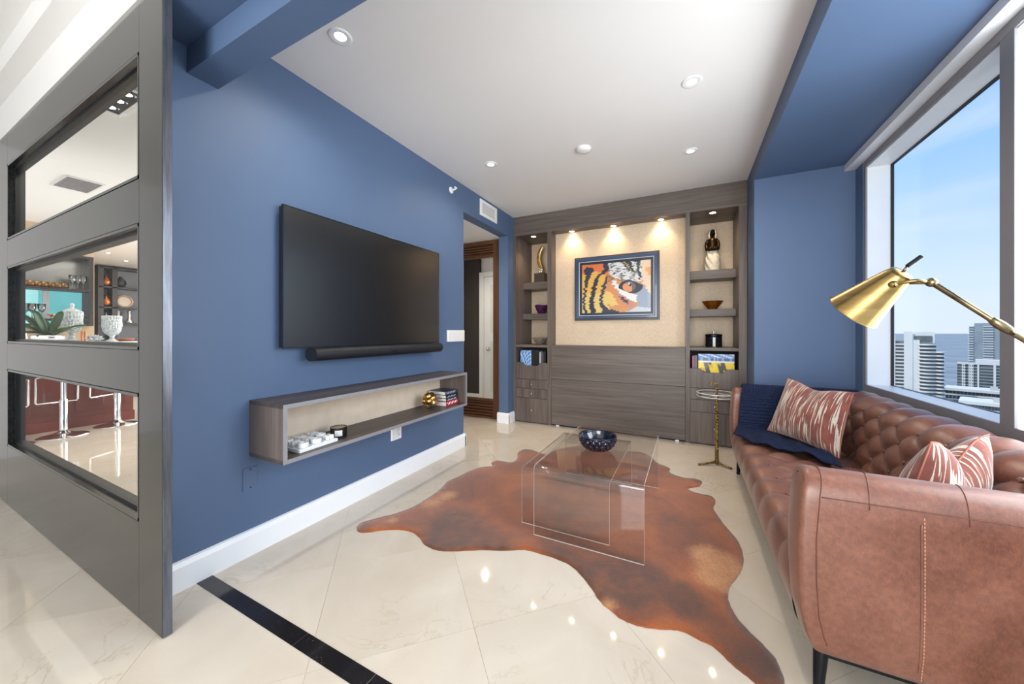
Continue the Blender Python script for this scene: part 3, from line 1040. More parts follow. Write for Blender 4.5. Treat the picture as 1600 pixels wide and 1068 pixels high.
for k in range(28):
    a = 2 * PI * k / 28
    sx, sz = math.cos(a), math.sin(a)
    sec.append((-2.105 + 0.058 * math.copysign(abs(sx) ** 0.8, sx), 1.112 + 0.042 * math.copysign(abs(sz) ** 0.8, sz)))
MB().prism(sec, 1, 1.405, 2.640).build('grille', 'speaker_cloth', t, 40)
for ya, yb in ((1.399, 1.405), (2.640, 2.646)):
    MB().prism(sec, 1, ya, yb).build('end_cap', 'black_plastic', t, 40)
box('centre_badge', 'gunmetal', (-2.047, -2.0455, 2.02, 2.07, 1.100, 1.112), t)
box('wall_bracket', 'black_metal', (-2.208, -2.155, 1.9, 2.15, 1.10, 1.13), t)

# ================================================================== FLOATING SHELF AND WHAT STANDS IN IT
SX0, SX1, SY0, SY1, SZ0, SZ1 = XW + 0.001, -1.893, 1.105, 2.815, 0.555, 0.870
t = thing('floating_shelf', (XW, (SY0 + SY1) / 2, SZ0), 'long dark wooden open box shelf floating under the television', 'shelf')
box('top_board', 'shelf_wood', (SX0, SX1, SY0, SY1, SZ1 - 0.022, SZ1), t, 0.001)
box('bottom_board', 'shelf_wood', (SX0, SX1, SY0, SY1, SZ0, SZ0 + 0.022), t, 0.001)
box('end_board', 'wood_v', (SX0, SX1, SY0, SY0 + 0.022, SZ0 + 0.022, SZ1 - 0.022), t, 0.0005)
box('end_board', 'wood_v', (SX0, SX1, SY1 - 0.022, SY1, SZ0 + 0.022, SZ1 - 0.022), t, 0.0005)
box('back_board', 'shelf_back_cloth', (SX0, SX0 + 0.010, SY0 + 0.022, SY1 - 0.022, SZ0 + 0.022, SZ1 - 0.022), t)
for (a, b, c, d) in ((SY0, SY1, SZ1 - 0.022, SZ1), (SY0, SY1, SZ0, SZ0 + 0.022), (SY0, SY0 + 0.022, SZ0 + 0.022, SZ1 - 0.022), (SY1 - 0.022, SY1, SZ0 + 0.022, SZ1 - 0.022)):
    box('edge_band', 'grey_metal', (SX1, SX1 + 0.0025, a, b, c, d), t)
zb = SZ0 + 0.022

t = thing('game_tray', (-2.03, 1.34, zb), 'white square tray holding round white game pieces on the floating shelf', 'tray')
cs, sn = math.cos(0.06), math.sin(0.06)
ax, ay = Vector((cs, sn, 0)), Vector((-sn, cs, 0))
tc = Vector((-2.035, 1.335, zb))
MB().obox(tc + Vector((0, 0, 0.010)), ax, ay, (0, 0, 1), 0.100, 0.125, 0.010).build('board', 'white_gloss', t, bevel=0.003)
m = MB()
for s_ in (-1, 1):
    m.obox(tc + ax * 0.033 * s_ + Vector((0, 0, 0.022)), ax, ay, (0, 0, 1), 0.003, 0.118, 0.002)
    m.obox(tc + ay * 0.041 * s_ + Vector((0, 0, 0.0221)), ax, ay, (0, 0, 1), 0.094, 0.003, 0.0019)
m.build('grid_lines', 'white_gloss', t)
first = None
kinds = [0, 1, 0, 1, 1, 0, 1, 0, 1]
proto = {}
for k in range(9):
    p = tc + ax * 0.066 * (k % 3 - 1) + ay * 0.082 * (k // 3 - 1) + Vector((0, 0, 0.0205))
    kd = kinds[k]
    if kd not in proto:
        m = MB()
        if kd == 0:
            m.lathe([(0.012, 0.004), (0.014, 0.0), (0.028, 0.0), (0.030, 0.004), (0.030, 0.024), (0.027, 0.028), (0.015, 0.028), (0.012, 0.024), (0.012, 0.004)], (0, 0, 0), 24)
            lab = 'white ring-shaped game piece standing on the white tray'
        else:
            for q in range(2):
                a = PI / 4 + q * PI / 2
                m.obox((0, 0, 0.013), (math.cos(a), math.sin(a), 0), (-math.sin(a), math.cos(a), 0), (0, 0, 1), 0.031, 0.009, 0.013 - 0.0005 * q)
            lab = 'white cross-shaped game piece standing on the white tray'
        o = m.build('game_piece', 'white_gloss', None, 40, bevel=0.002)
        tag(o, lab, 'game piece', 'ring pieces on the tray' if kd == 0 else 'cross pieces on the tray')
        o.location = p
        proto[kd] = o
    else:
        o = copy_tree(proto[kd], p)
    o['label'] = 'white %s game piece, %s of the tray row %s' % (('ring', 'cross')[kd], ('left end', 'middle', 'right end')[k // 3], ('against the shelf back', 'in the middle', 'nearest the shelf front')[k % 3])

t = thing('candle_jar', (-2.03, 1.535, zb), 'round black candle jar with pale wax beside the white tray', 'candle')
c = (-2.03, 1.535, zb)
MB().lathe([(0.0, 0.0), (0.046, 0.0), (0.050, 0.004), (0.050, 0.062), (0.047, 0.062), (0.047, 0.05), (0.0, 0.05)], c, 32).build('jar', 'black_plastic', t, 40)
MB().lathe([(0.0, 0.050), (0.0468, 0.050), (0.0468, 0.058), (0.0, 0.058)], c, 32).build('wax', 'tan_paint', t, 40)
MB().grid(lambda u, v: (c[0] + 0.0504 * math.cos(-0.2 - u * 0.9), c[1] + 0.0504 * math.sin(-0.2 - u * 0.9), c[2] + 0.012 + v * 0.036), 8, 2).build('paper_label', 'off_white', t)

# gold knot
def knot_pt(u, v):
    th, ph = 2 * PI * u, PI * (v - 0.5)
    d = Vector((math.cos(ph) * math.cos(th), math.cos(ph) * math.sin(th), math.sin(ph)))
    best = 0
    for b in KN:
        best = max(best, math.exp(-((1 - d.dot(b)) * 9) ** 1.5))
    return Vector((-2.045, 2.455, zb + 0.075)) + d * (0.056 + 0.018 * best)


KN = []
gr = (1 + 5 ** 0.5) / 2
for s1 in (-1, 1):
    for s2 in (-1, 1):
        for q in ((0, s1, s2 * gr), (s1, s2 * gr, 0), (s2 * gr, 0, s1)):
            KN.append(Vector(q).normalized())
o = MB().grid(knot_pt, 64, 40, True).build('knot_sculpture', 'gold_leaf', None, True)
tag(o, 'lumpy gold knot ball sculpture beside the stacked books on the floating shelf', 'sculpture')

rngb = random.Random(3)


def lettered(co, lo, hi, base, ink, along, up, seed, n=10):
    """broad illegible spine lettering: blocks of ink along a spine"""
    u = (co[along] - lo[along]) / max(1e-6, hi[along] - lo[along])
    v = (co[up] - lo[up]) / max(1e-6, hi[up] - lo[up])
    if 0.25 < v < 0.75 and 0.08 < u < 0.92:
        k = int(u * n * 2)
        if (k * 7 + seed * 5 + int(v * 6) * 3) % 5 not in (0, 3):
            return ink[:3]
    return base[:3]


def lying_book(name, label, x0, x1, y0, y1, z0, z1, cover, ink, seed, rot=0.0):
    """spine on the +X side"""
    cx, cy = (x0 + x1) / 2, (y0 + y1) / 2
    t = thing(name, (cx, cy, z0), label, 'book', 'books stacked on the floating shelf')
    m = MB()
    m.box(x0, x1, y0, y1, z1 - 0.003, z1)
    m.box(x0, x1, y0, y1, z0, z0 + 0.003)
    m.build('cover', cover, t)
    box('pages', 'page_paper', (x0 + 0.003, x1 - 0.004, y0 + 0.003, y1 - 0.003, z0 + 0.003, z1 - 0.003), t)
    sp_ = MB().grid(lambda u, v: (x1 + 0.002 * math.sin(PI * v), y0 + u * (y1 - y0), z0 + v * (z1 - z0)), 60, 9).build('spine', 'print_satin', t, True)
    lo, hi = (0, y0 - cy, 0), (0, y1 - cy, z1 - z0)
    base = MATS[cover]['tint']
    paint(sp_, lambda co: lettered(co, lo, hi, base, ink, 1, 2, seed))
    t.rotation_euler = (0, 0, rot)
    return t


for nm, c_ in (('book_red', srgb(176, 40, 62)), ('book_navy', srgb(36, 46, 64)), ('book_slate', srgb(58, 68, 84)), ('book_black', srgb(22, 22, 26)), ('book_blue', srgb(70, 130, 190)), ('book_pink', srgb(170, 70, 110)), ('book_grey', srgb(90, 92, 96)), ('book_teal', srgb(40, 90, 100))):
    plain(nm, c_, 0.4, var=0.03)
    MATS[nm]['tint'] = list(c_)
lying_book('book', 'thick red book with white spine lettering at the bottom of the shelf stack', -2.165, -1.965, 2.585, 2.770, zb, zb + 0.042, 'book_red', srgb(250, 226, 226), 1)
lying_book('book', 'dark book with pale lettering lying just above the red book', -2.165, -1.970, 2.590, 2.765, zb + 0.0425, zb + 0.070, 'book_navy', srgb(210, 190, 196), 2)
lying_book('book', 'slim dark book second from the top of the shelf stack', -2.165, -1.970, 2.588, 2.762, zb + 0.0705, zb + 0.100, 'book_black', srgb(150, 170, 180), 3)
lying_book('book', 'grey-blue book lying on top of the shelf stack', -2.165, -1.975, 2.585, 2.755, zb + 0.1005, zb + 0.132, 'book_slate', srgb(160, 172, 196), 4)

# ================================================================== FRAMED PICTURE
def ring(x0, x1, z0, z1, w, y0, y1):
    m = MB()
    o = [(x0, z0), (x1, z0), (x1, z1), (x0, z1)]
    i = [(x0 + w, z0 + w), (x1 - w, z0 + w), (x1 - w, z1 - w), (x0 + w, z1 - w)]
    vs = [(p[0], y, p[1]) for y in (y0, y1) for p in o] + [(p[0], y, p[1]) for y in (y0, y1) for p in i]
    fs = []
    for k in range(4):
        k2 = (k + 1) % 4
        fs += [(k, k2, 8 + k2, 8 + k), (4 + k, 12 + k, 12 + k2, 4 + k2), (k, 4 + k, 4 + k2, k2), (8 + k, 8 + k2, 12 + k2, 12 + k)]
    return m.add(vs, fs)


PX0, PX1, PZ0, PZ1 = -1.360, -0.305, 1.410, 2.246
plain('frame_blue', srgb(52, 72, 104), 0.28, var=0.05, coat=0.3)
plain('frame_dark', srgb(28, 36, 50), 0.35, var=0.05)
plain('frame_brown', srgb(64, 56, 50), 0.35, var=0.05)
t = thing('framed_picture', (-0.83, 4.628, PZ0), 'tiger eye painting in a wide blue frame hanging in the lit niche', 'picture')
ring(PX0, PX1, PZ0, PZ1, 0.020, 4.592, 4.629).build('outer_frame', 'frame_brown', t, bevel=0.003)
ring(PX0 + 0.018, PX1 - 0.018, PZ0 + 0.018, PZ1 - 0.018, 0.044, 4.586, 4.628).build('blue_moulding', 'frame_blue', t, bevel=0.008)
ring(PX0 + 0.062, PX1 - 0.062, PZ0 + 0.062, PZ1 - 0.062, 0.006, 4.592, 4.628).build('silver_fillet', 'white_metal', t, bevel=0.001)
ring(PX0 + 0.068, PX1 - 0.068, PZ0 + 0.068, PZ1 - 0.068, 0.030, 4.602, 4.628).build('inner_slip', 'frame_dark', t, bevel=0.004)
QX0, QX1, QZ0, QZ1 = PX0 + 0.096, PX1 - 0.096, PZ0 + 0.096, PZ1 - 0.096
NU, NV = 260, 190
cv = MB().grid(lambda u, v: (QX0 + u * (QX1 - QX0), 4.612, QZ1 - v * (QZ1 - QZ0)), NU, NV).build('canvas', 'print_satin', t, recalc=False)


def inside(px, py, poly):
    r = np.zeros(px.shape, bool)
    j = len(poly) - 1
    for i in range(len(poly)):
        xi, yi = poly[i]
        xj, yj = poly[j]
        c_ = ((yi > py) != (yj > py)) & (px < (xj - xi) * (py - yi) / (yj - yi + 1e-12) + xi)
        r ^= c_
        j = i
    return r


gu, gv = np.meshgrid(np.linspace(0, 1, NU), np.linspace(0, 1, NV))
ra = np.random.RandomState(5)


def streak(ang, freq, amp):
    """fur-like jagged offset across direction ang"""
    s_ = gu * math.cos(ang) + gv * math.sin(ang)
    q = gu * -math.sin(ang) + gv * math.cos(ang)
    n_ = 400
    tab = ra.rand(n_) - 0.5
    tab2 = ra.rand(n_) - 0.5
    a_ = np.interp((s_ * freq) % n_, np.arange(n_), tab)
    b_ = np.interp(((s_ + q * 0.4) * freq * 2.3) % n_, np.arange(n_), tab2)
    return (a_ + 0.6 * b_) * amp


ju, jv = streak(1.4, 55, 0.035), streak(0.5, 45, 0.03)
fu, fv = gu + ju, gv + jv
img = np.zeros((NV, NU, 3))
lin = lambda *c_: np.array(srgb(*c_)[:3])
tint = ra.rand(NV, NU)[..., None] * 0.12 + 0.94


def fill(poly, col, su=fu, sv=fv):
    mk = inside(su, sv, poly)
    img[mk] = lin(*col)


img[:] = lin(206, 150, 96)
fill([(-1, -1), (0.40, -1), (0.40, 0.3), (0.2, 0.35), (-1, 0.3)], (222, 120, 70))
fill([(-0.1, 0.25), (0.16, 0.15), (0.36, 0.2), (0.38, 1.2), (-0.1, 1.2)], (226, 178, 84))
fill([(0.0, 0.6), (0.4, 0.6), (0.4, 1.2), (0.0, 1.2)], (224, 196, 120))
fill([(0.02, 0.16), (0.07, 0.06), (0.17, 0.08), (0.18, 0.13), (0.11, 0.30), (0.065, 0.5), (0.055, 0.8), (0.08, 1.1), (0.03, 1.1), (0.015, 0.7), (0.04, 0.35), (0.06, 0.22)], (52, 56, 74))
fill([(0.33, -0.1), (0.42, -0.1), (0.40, 0.14), (0.36, 0.20), (0.27, 0.25), (0.23, 0.4), (0.20, 0.6), (0.19, 0.8), (0.22, 1.1), (0.12, 1.1), (0.12, 0.8), (0.14, 0.55), (0.17, 0.38), (0.22, 0.25), (0.30, 0.18), (0.33, 0.1)], (46, 50, 68))
fill([(0.36, 0.28), (0.40, 0.24), (0.37, 0.45), (0.33, 0.6), (0.32, 0.78), (0.38, 0.92), (0.56, 0.98), (0.60, 1.1), (0.34, 1.1), (0.28, 0.85), (0.28, 0.62), (0.31, 0.45)], (52, 56, 76))
fill([(0.38, 0.30), (0.48, 0.28), (0.50, 0.5), (0.58, 0.72), (0.66, 0.92), (0.52, 0.92), (0.40, 0.80), (0.35, 0.65)], (214, 142, 92))
fill([(0.36, 0.55), (0.46, 0.62), (0.56, 0.86), (0.44, 0.86), (0.34, 0.74)], (226, 196, 116))
fill([(0.40, 0.0), (0.50, -0.1), (0.9, -0.1), (0.92, 0.45), (0.80, 0.4), (0.55, 0.35), (0.42, 0.25)], (222, 222, 222))
fill([(0.52, -0.1), (0.70, -0.1), (0.74, 0.1), (0.78, 0.25), (0.70, 0.20), (0.62, 0.06)], (54, 58, 66))
fill([(0.56, -0.1), (0.60, -0.1), (0.70, 0.12), (0.76, 0.26), (0.68, 0.12)], (216, 190, 120))
fill([(0.78, -0.1), (0.86, -0.1), (0.84, 0.15), (0.88, 0.45), (0.82, 0.3)], (60, 64, 70))
hair = (np.sin((gu * 42 + gv * 30) + 6 * ju * 30) > 0.72) & (gu > 0.40) & (gu < 0.90) & (gv < 0.38)
img[hair] = lin(70, 72, 78)
fill([(0.86, -0.1), (1.2, -0.1), (1.2, 0.7), (0.96, 0.68), (0.88, 0.45)], (236, 206, 176))
fill([(0.92, 0.15), (1.2, 0.1), (1.2, 0.3), (0.95, 0.3)], (232, 168, 110))
fill([(0.44, 0.34), (0.50, 0.36), (0.56, 0.50), (0.66, 0.60), (0.80, 0.66), (0.82, 0.80), (0.74, 0.78), (0.60, 0.66), (0.50, 0.52)], (230, 230, 232))
fill([(0.50, 0.56), (0.62, 0.68), (0.80, 0.84), (0.78, 0.92), (0.66, 0.90), (0.58, 0.76)], (196, 140, 120))
fill([(0.56, 0.66), (0.70, 0.80), (0.68, 0.84), (0.58, 0.74)], (70, 56, 62))
fill([(0.80, 0.62), (0.9, 0.46), (0.98, 0.66), (1.2, 0.74), (1.2, 1.2), (0.62, 1.2), (0.70, 0.95), (0.82, 0.9)], (150, 164, 186))  # grey-blue glare on the picture, painted into the canvas colours
fill([(0.66, 0.98), (0.82, 0.9), (1.2, 0.95), (1.2, 1.2), (0.60, 1.2)], (196, 206, 216))  # brighter part of the painted glare
e_ = ((gu - 0.72) / 0.17) ** 2 + ((gv - 0.50) / 0.145) ** 2
tilt = gv - 0.50 - (gu - 0.72) * 0.45
lid = (np.abs(tilt) < 0.13 - 0.30 * np.abs(gu - 0.71) ** 1.2) & (gu > 0.52) & (gu < 0.92)
img[(e_ < 1.0) & (gu > 0.50)] = np.where(lid[(e_ < 1.0) & (gu > 0.50)][:, None], lin(46, 48, 58), img[(e_ < 1.0) & (gu > 0.50)])
iris = ((gu - 0.70) / 0.092) ** 2 + ((gv - 0.50) / 0.10) ** 2
img[iris < 1] = lin(226, 150, 100)
img[(iris < 1) & (gv < 0.44)] = lin(118, 130, 150)
img[(iris < 1) & (gu > 0.74)] = lin(90, 96, 112)
img[((gu - 0.715) / 0.022) ** 2 + ((gv - 0.46) / 0.035) ** 2 < 1] = lin(40, 42, 50)
img[((gu - 0.70) / 0.012) ** 2 + ((gv - 0.44) / 0.02) ** 2 < 1] = lin(236, 240, 246)
img *= tint
ca = cv.data.color_attributes.new('print', 'FLOAT_COLOR', 'POINT')
arr = np.ones((NU * NV, 4), dtype=np.float32)
arr[:, :3] = np.clip(img.reshape(-1, 3), 0, 1)
ca.data.foreach_set('color', arr.ravel())

# ================================================================== OBJECTS IN THE CABINET NICHES
z1, z2 = 1.982, 1.524
t = thing('crescent_sculpture', (-1.93, 4.80, z1), 'textured gold crescent sculpture on a dark block base on the left top shelf', 'sculpture')
box('block_base', 'frame_brown', (-2.015, -1.855, 4.745, 4.865, z1, z1 + 0.135), t, 0.002)
pts, rr = [], []
m = MB()
def cres(u, v):
    a = -1.25 + 2.45 * v
    half = 0.042 * math.sin(PI * (0.12 + 0.80 * v)) ** 0.8 + 0.003
    cxm, czm = -1.855, z1 + 0.135 + 0.225
    r0 = 0.150
    c_ = Vector((cxm - r0 * math.cos(a) * 0.72, 4.805, czm + r0 * math.sin(a) * 1.15))
    n_ = Vector((math.cos(a) * 0.72, 0, -math.sin(a)))
    th = 2 * PI * u
    return c_ + n_ * half * math.cos(th) + Vector((0, 1, 0)) * 0.014 * math.sin(th)
m.grid(cres, 18, 40, True)
m.build('crescent', 'gold_leaf', t, True)
m = MB()
for k, (dx, dz, r_) in enumerate(((-0.02, 0.02, 0.022), (0.012, 0.024, 0.020), (-0.004, 0.052, 0.02), (0.02, 0.058, 0.016), (-0.022, 0.07, 0.014))):
    m.lathe([(r_ * math.sin(PI * q / 8), -r_ * math.cos(PI * q / 8)) for q in range(9)], (-1.925 + dx, 4.805, z1 + 0.135 + dz), 12)
m.build('pebble_stem', 'nickel', t, True)


def open_vessel(name, mat, c_, rx, ry, h, label, cat, waves=5, amp=0.18, tilt=0.0):
    def f(u, v):
        th = 2 * PI * u
        if v < 0.5:
            s_ = v * 2
            r_ = 0.35 + 0.65 * s_ ** 0.7
            zz = s_
        else:
            s_ = (1 - v) * 2
            r_ = (0.35 + 0.65 * s_ ** 0.7) * 0.84
            zz = 0.14 + 0.86 * s_
        w_ = 1 + amp * math.sin(waves * th) * s_
        return (c_[0] + rx * r_ * w_ * math.cos(th), c_[1] + ry * r_ * w_ * math.sin(th), c_[2] + h * zz * (1 + 0.25 * amp * math.sin(waves * th + 1)))
    m_ = MB().grid(f, 48, 22, True)
    m_.add([f(k / 24, 0) for k in range(24)], [tuple(range(24))])
    o_ = m_.build(name, mat, None, True)
    return tag(o_, label, cat)


open_vessel('art_glass_bowl', 'purple_glass', (-1.930, 4.83, z2), 0.115, 0.095, 0.135, 'swirled purple and amber art glass bowl on the middle left shelf', 'glass bowl', 3, 0.14)
open_vessel('glass_dish', 'smoky_glass', (-1.940, 4.80, ZL), 0.115, 0.10, 0.100, 'thick smoky clear glass dish on the left ledge above the books', 'glass dish', 4, 0.10)


def standing_book(name, label, x0, x1, y0, y1, z0, z1, cover, painter=None, face='front', group=None):
    """front edge towards the viewer (-Y)"""
    t_ = thing(name, ((x0 + x1) / 2, (y0 + y1) / 2, z0), label, 'book', group)
    w_ = min(0.003, (x1 - x0) * 0.12)
    m_ = MB()
    m_.box(x0, x0 + w_, y0, y1, z0, z1)
    m_.box(x1 - w_, x1, y0, y1, z0, z1)
    m_.box(x0 + w_, x1 - w_, y0, y0 + 0.003, z0, z1)
    m_.build('cover', cover, t_)
    box('pages', 'page_paper', (x0 + w_, x1 - w_, y0 + 0.003, y1 - 0.003, z0 + 0.003, z1 - 0.003), t_)
    if painter:
        g_ = MB().grid(lambda u, v: (x0 + u * (x1 - x0), y0 - 0.0006, z0 + v * (z1 - z0)), 60, 44).build('printed_front', 'print_satin', t_, recalc=False)
        w0, h0 = x1 - x0, z1 - z0
        paint(g_, lambda co: painter((co[0] + w0 / 2) / w0, co[2] / h0))
    return t_


def fan_print(u, v):
    r_ = math.hypot(u - 1.1, v + 0.2)
    a_ = math.atan2(v + 0.2, u - 1.1)
    if abs(math.sin(a_ * 16)) < 0.22 or abs((r_ * 7) % 1 - 0.5) < 0.09:
        return srgb(214, 232, 246)[:3]
    return srgb(70, 132, 196)[:3]


cub = 0.622
standing_book('book', 'large blue book with pale radiating line pattern in the left cubby', -2.118, -1.952, 4.50, 4.74, cub, 0.998, 'book_blue', fan_print, group='books in the left cubby')
xx = -1.948
for k, (w_, cvr, hgt, lab) in enumerate(((0.115, 'book_black', 0.372, 'wide black book beside the blue patterned book'), (0.012, 'off_white', 0.36, 'thin white book in the left cubby row'), (0.026, 'book_grey', 0.37, 'dark grey book in the left cubby row'),
                                    (0.016, 'book_slate', 0.362, 'slate blue book in the left cubby row'), (0.030, 'book_black', 0.37, 'black book at the divider end of the left cubby row'))):
    standing_book('book', lab, xx, xx + w_, 4.505, 4.73, cub, cub + hgt, cvr, group='books in the left cubby')
    xx += w_ + 0.003

# robed figurine
t = thing('robed_figurine', (0.262, 4.80, z1), 'bronze figurine of a hooded woman in a white swirling skirt', 'figurine')
fc = Vector((0.262, 4.82, z1))


def skirt(u, v):
    th = 2 * PI * u
    r_ = 0.078 - 0.024 * v + 0.010 * math.sin(v * PI)
    sw = 1 + 0.07 * math.sin(7 * (th + v * 2.1))
    return fc + Vector((r_ * sw * math.cos(th), r_ * 0.8 * sw * math.sin(th), 0.245 * v))
m = MB().grid(skirt, 84, 16, True)
m.add([skirt(k / 42, 0) for k in range(42)], [tuple(range(42))])
m.add([skirt(k / 42, 1) for k in range(42)], [tuple(range(42))])
m.build('skirt', 'skirt_white', t, 60)
m = MB()
m.lathe([(0.052, 0.235), (0.047, 0.27), (0.049, 0.32), (0.053, 0.36), (0.044, 0.388), (0.024, 0.402), (0.020, 0.42), (0.0, 0.43)], fc, 24)
for s_ in (-1, 1):
    m.tube([fc + Vector((s_ * 0.042, 0, 0.376)), fc + Vector((s_ * 0.060, -0.004, 0.345)), fc + Vector((s_ * 0.066, -0.012, 0.30)), fc + Vector((s_ * 0.058, -0.034, 0.252)), fc + Vector((s_ * 0.030, -0.056, 0.262)), fc + Vector((s_ * 0.006, -0.062, 0.276))], [0.016, 0.018, 0.016, 0.015, 0.013, 0.011], 12)
m.build('torso', 'bronze_dark', t, True)
hc = fc + Vector((0, -0.010, 0.452))
m = MB()


def face_pt(u, v):
    th, ph = 2 * PI * u, PI * (v - 0.5)
    d_ = Vector((math.cos(ph) * math.sin(th), -math.cos(ph) * math.cos(th), math.sin(ph)))
    r_ = 0.036 * (1.0 - 0.10 * max(0, -d_.z))
    fx, fz = d_.x, d_.z
    if d_.y < 0:
        r_ += 0.008 * math.exp(-((fx / 0.14) ** 2 + ((fz + 0.05) / 0.28) ** 2))
        r_ -= 0.004 * (math.exp(-(((fx - 0.32) / 0.14) ** 2 + ((fz - 0.12) / 0.10) ** 2)) + math.exp(-(((fx + 0.32) / 0.14) ** 2 + ((fz - 0.12) / 0.10) ** 2)))
        r_ += 0.003 * math.exp(-((fx / 0.22) ** 2 + ((fz + 0.46) / 0.08) ** 2))
    return hc + Vector((d_.x * r_, d_.y * r_, d_.z * r_ * 1.15))


m.grid(face_pt, 40, 30, True)
m.build('head', 'bronze_dark', t, True)


def hood(u, v):
    th = -PI * 0.5 + (0.20 + 1.60 * u) * PI
    ph = PI * (-0.30 + 0.80 * v)
    r_ = 0.046 + 0.030 * max(0, -math.sin(ph))
    top = 0.014 * max(0, v - 0.6)
    return hc + Vector((r_ * math.cos(ph) * math.cos(th), r_ * math.cos(ph) * math.sin(th), r_ * 1.25 * math.sin(ph) + top))
hd = MB().grid(hood, 40, 20).build('hood', 'skirt_white', t, True)
mdh = hd.modifiers.new('thickness', 'SOLIDIFY')
mdh.thickness = 0.004
m = MB()
m.lathe([(0.016 * math.sin(PI * q / 8), -0.016 * math.cos(PI * q / 8)) for q in range(9)], fc + Vector((0.0, -0.070, 0.262)), 14)
m.build('held_bundle', 'bronze_dark', t, True)

# faceted amber bowl
ac = Vector((0.262, 4.80, z2))
m = MB()
out_, in_ = [], []
NS = 8
vs, fs = [], []
for (r_, h_) in ((0.045, 0.0), (0.052, 0.006), (0.122, 0.098), (0.114, 0.098), (0.044, 0.018)):
    for k in range(NS):
        a = 2 * PI * (k + 0.5) / NS
        vs.append(ac + Vector((r_ * math.cos(a), r_ * math.sin(a) * 0.9, h_)))
for i in range(4):
    for k in range(NS):
        k2 = (k + 1) % NS
        fs.append((i * NS + k, i * NS + k2, (i + 1) * NS + k2, (i + 1) * NS + k))
fs += [tuple(range(NS)), tuple(4 * NS + k for k in range(NS))]
o = m.add(vs, fs).build('amber_bowl', 'amber_glass', None)
tag(o, 'flaring faceted amber glass bowl on the middle right shelf', 'glass bowl')

t = thing('lidded_canister', (0.275, 4.80, ZL), 'dark grey lidded canister with pale band on the right ledge', 'canister')
c = (0.275, 4.80, ZL)
MB().lathe([(0.0, 0), (0.084, 0.0), (0.087, 0.004), (0.087, 0.118), (0.082, 0.122), (0.0, 0.122)], c, 40).build('body', 'gunmetal', t, 40)
MB().lathe([(0.0, 0.122), (0.080, 0.122), (0.089, 0.126), (0.089, 0.146), (0.08, 0.152), (0.03, 0.156), (0.0, 0.156)], c, 40).build('lid', 'black_metal', t, 40)
MB().lathe([(0.006, 0.155), (0.006, 0.166), (0.014, 0.172), (0.014, 0.180), (0.0, 0.184)], c, 16).build('lid_knob', 'nickel', t, 40)
box('strap', 'off_white', (0.262, 0.288, 4.7115, 4.7135, ZL + 0.006, ZL + 0.112), t)


def street_print(u, v):
    v = (v - 0.5) / 0.5
    if v > 0.80:
        return (srgb(60, 120, 190) if math.sin(u * 19 + v * 31) > -0.4 else srgb(190, 214, 236))[:3]
    if v > 0.62:
        return (srgb(38, 82, 150) if math.sin(u * 31 + 2) + math.sin(u * 53) > -0.3 else srgb(120, 160, 200))[:3]
    if v > 0.50:
        return srgb(226, 228, 226)[:3]
    s_ = math.sin(u * 15 + 1) + 0.6 * math.sin(u * 37 + v * 9)
    if s_ > 0.25:
        return srgb(238, 208, 26)[:3]
    if s_ > -0.3:
        return srgb(210, 178, 30)[:3]
    return srgb(44, 44, 42)[:3]


standing_book('book', 'slim pink book at the left end of the right cubby', 0.046, 0.066, 4.52, 4.74, cub, 0.985, 'book_pink', group='books in the right cubby')
standing_book('book', 'grey book next to the slim pink book in the right cubby', 0.069, 0.098, 4.52, 4.74, cub, 0.99, 'book_grey', group='books in the right cubby')
standing_book('book', 'large photo book facing forward with blue sky and yellow taxi picture', 0.108, 0.455, 4.505, 4.545, 0.622, 1.010, 'book_black', street_print, group='books in the right cubby')

# ================================================================== COWHIDE RUG
from mathutils.geometry import delaunay_2d_cdt
HIDE = [(-1.9, 1.568), (-1.842, 1.534), (-1.792, 1.552), (-1.725, 1.613), (-1.637, 1.668), (-1.534, 1.681), (-1.463, 1.657), (-1.379, 1.617), (-1.279, 1.608), (-1.176, 1.654), (-1.067, 1.72), (-0.949, 1.773), (-0.837, 1.835), (-0.736, 1.843), (-0.635, 1.839), (-0.55, 1.817), (-0.474, 1.76), (-0.417, 1.701), (-0.362, 1.639), (-0.305, 1.604), (-0.252, 1.579), (-0.194, 1.576), (-0.129, 1.59), (-0.065, 1.618), (-0.023, 1.63), (0.029, 1.618), (0.088, 1.605), (0.124, 1.576), (0.157, 1.542), (0.19, 1.522), (0.22, 1.5), (0.251, 1.492), (0.287, 1.513), (0.308, 1.551), (0.308, 1.606), (0.3, 1.651), (0.276, 1.692), (0.245, 1.734), (0.211, 1.779), (0.187, 1.833), (0.171, 1.897), (0.174, 1.976), (0.204, 2.066), (0.245, 2.166), (0.272, 2.28), (0.278, 2.393), (0.262, 2.508), (0.221, 2.623), (0.184, 2.757), (0.161, 2.873), (0.185, 2.987), (0.159, 3.073), (0.093, 3.081), (0.026, 3.101), (0.006, 3.147), (0.082, 3.23), (0.107, 3.333), (0.06, 3.378), (-0.026, 3.361), (-0.114, 3.396), (-0.15, 3.448), (-0.147, 3.536), (-0.204, 3.584), (-0.269, 3.631), (-0.326, 3.771), (-0.426, 3.87), (-0.54, 3.841), (-0.663, 3.822), (-0.805, 3.876), (-0.95, 3.911), (-1.065, 3.816), (-1.154, 3.701), (-1.25, 3.567), (-1.288, 3.387), (-1.369, 3.373), (-1.44, 3.417), (-1.518, 3.433), (-1.572, 3.39), (-1.573, 3.27), (-1.509, 3.127), (-1.518, 3.005), (-1.651, 2.996), (-1.682, 2.915), (-1.632, 2.853), (-1.719, 2.772), (-1.757, 2.643), (-1.776, 2.498), (-1.799, 2.39), (-1.769, 2.258), (-1.75, 2.132), (-1.752, 2.008), (-1.762, 1.902), (-1.799, 1.806), (-1.859, 1.714), (-1.912, 1.622)]


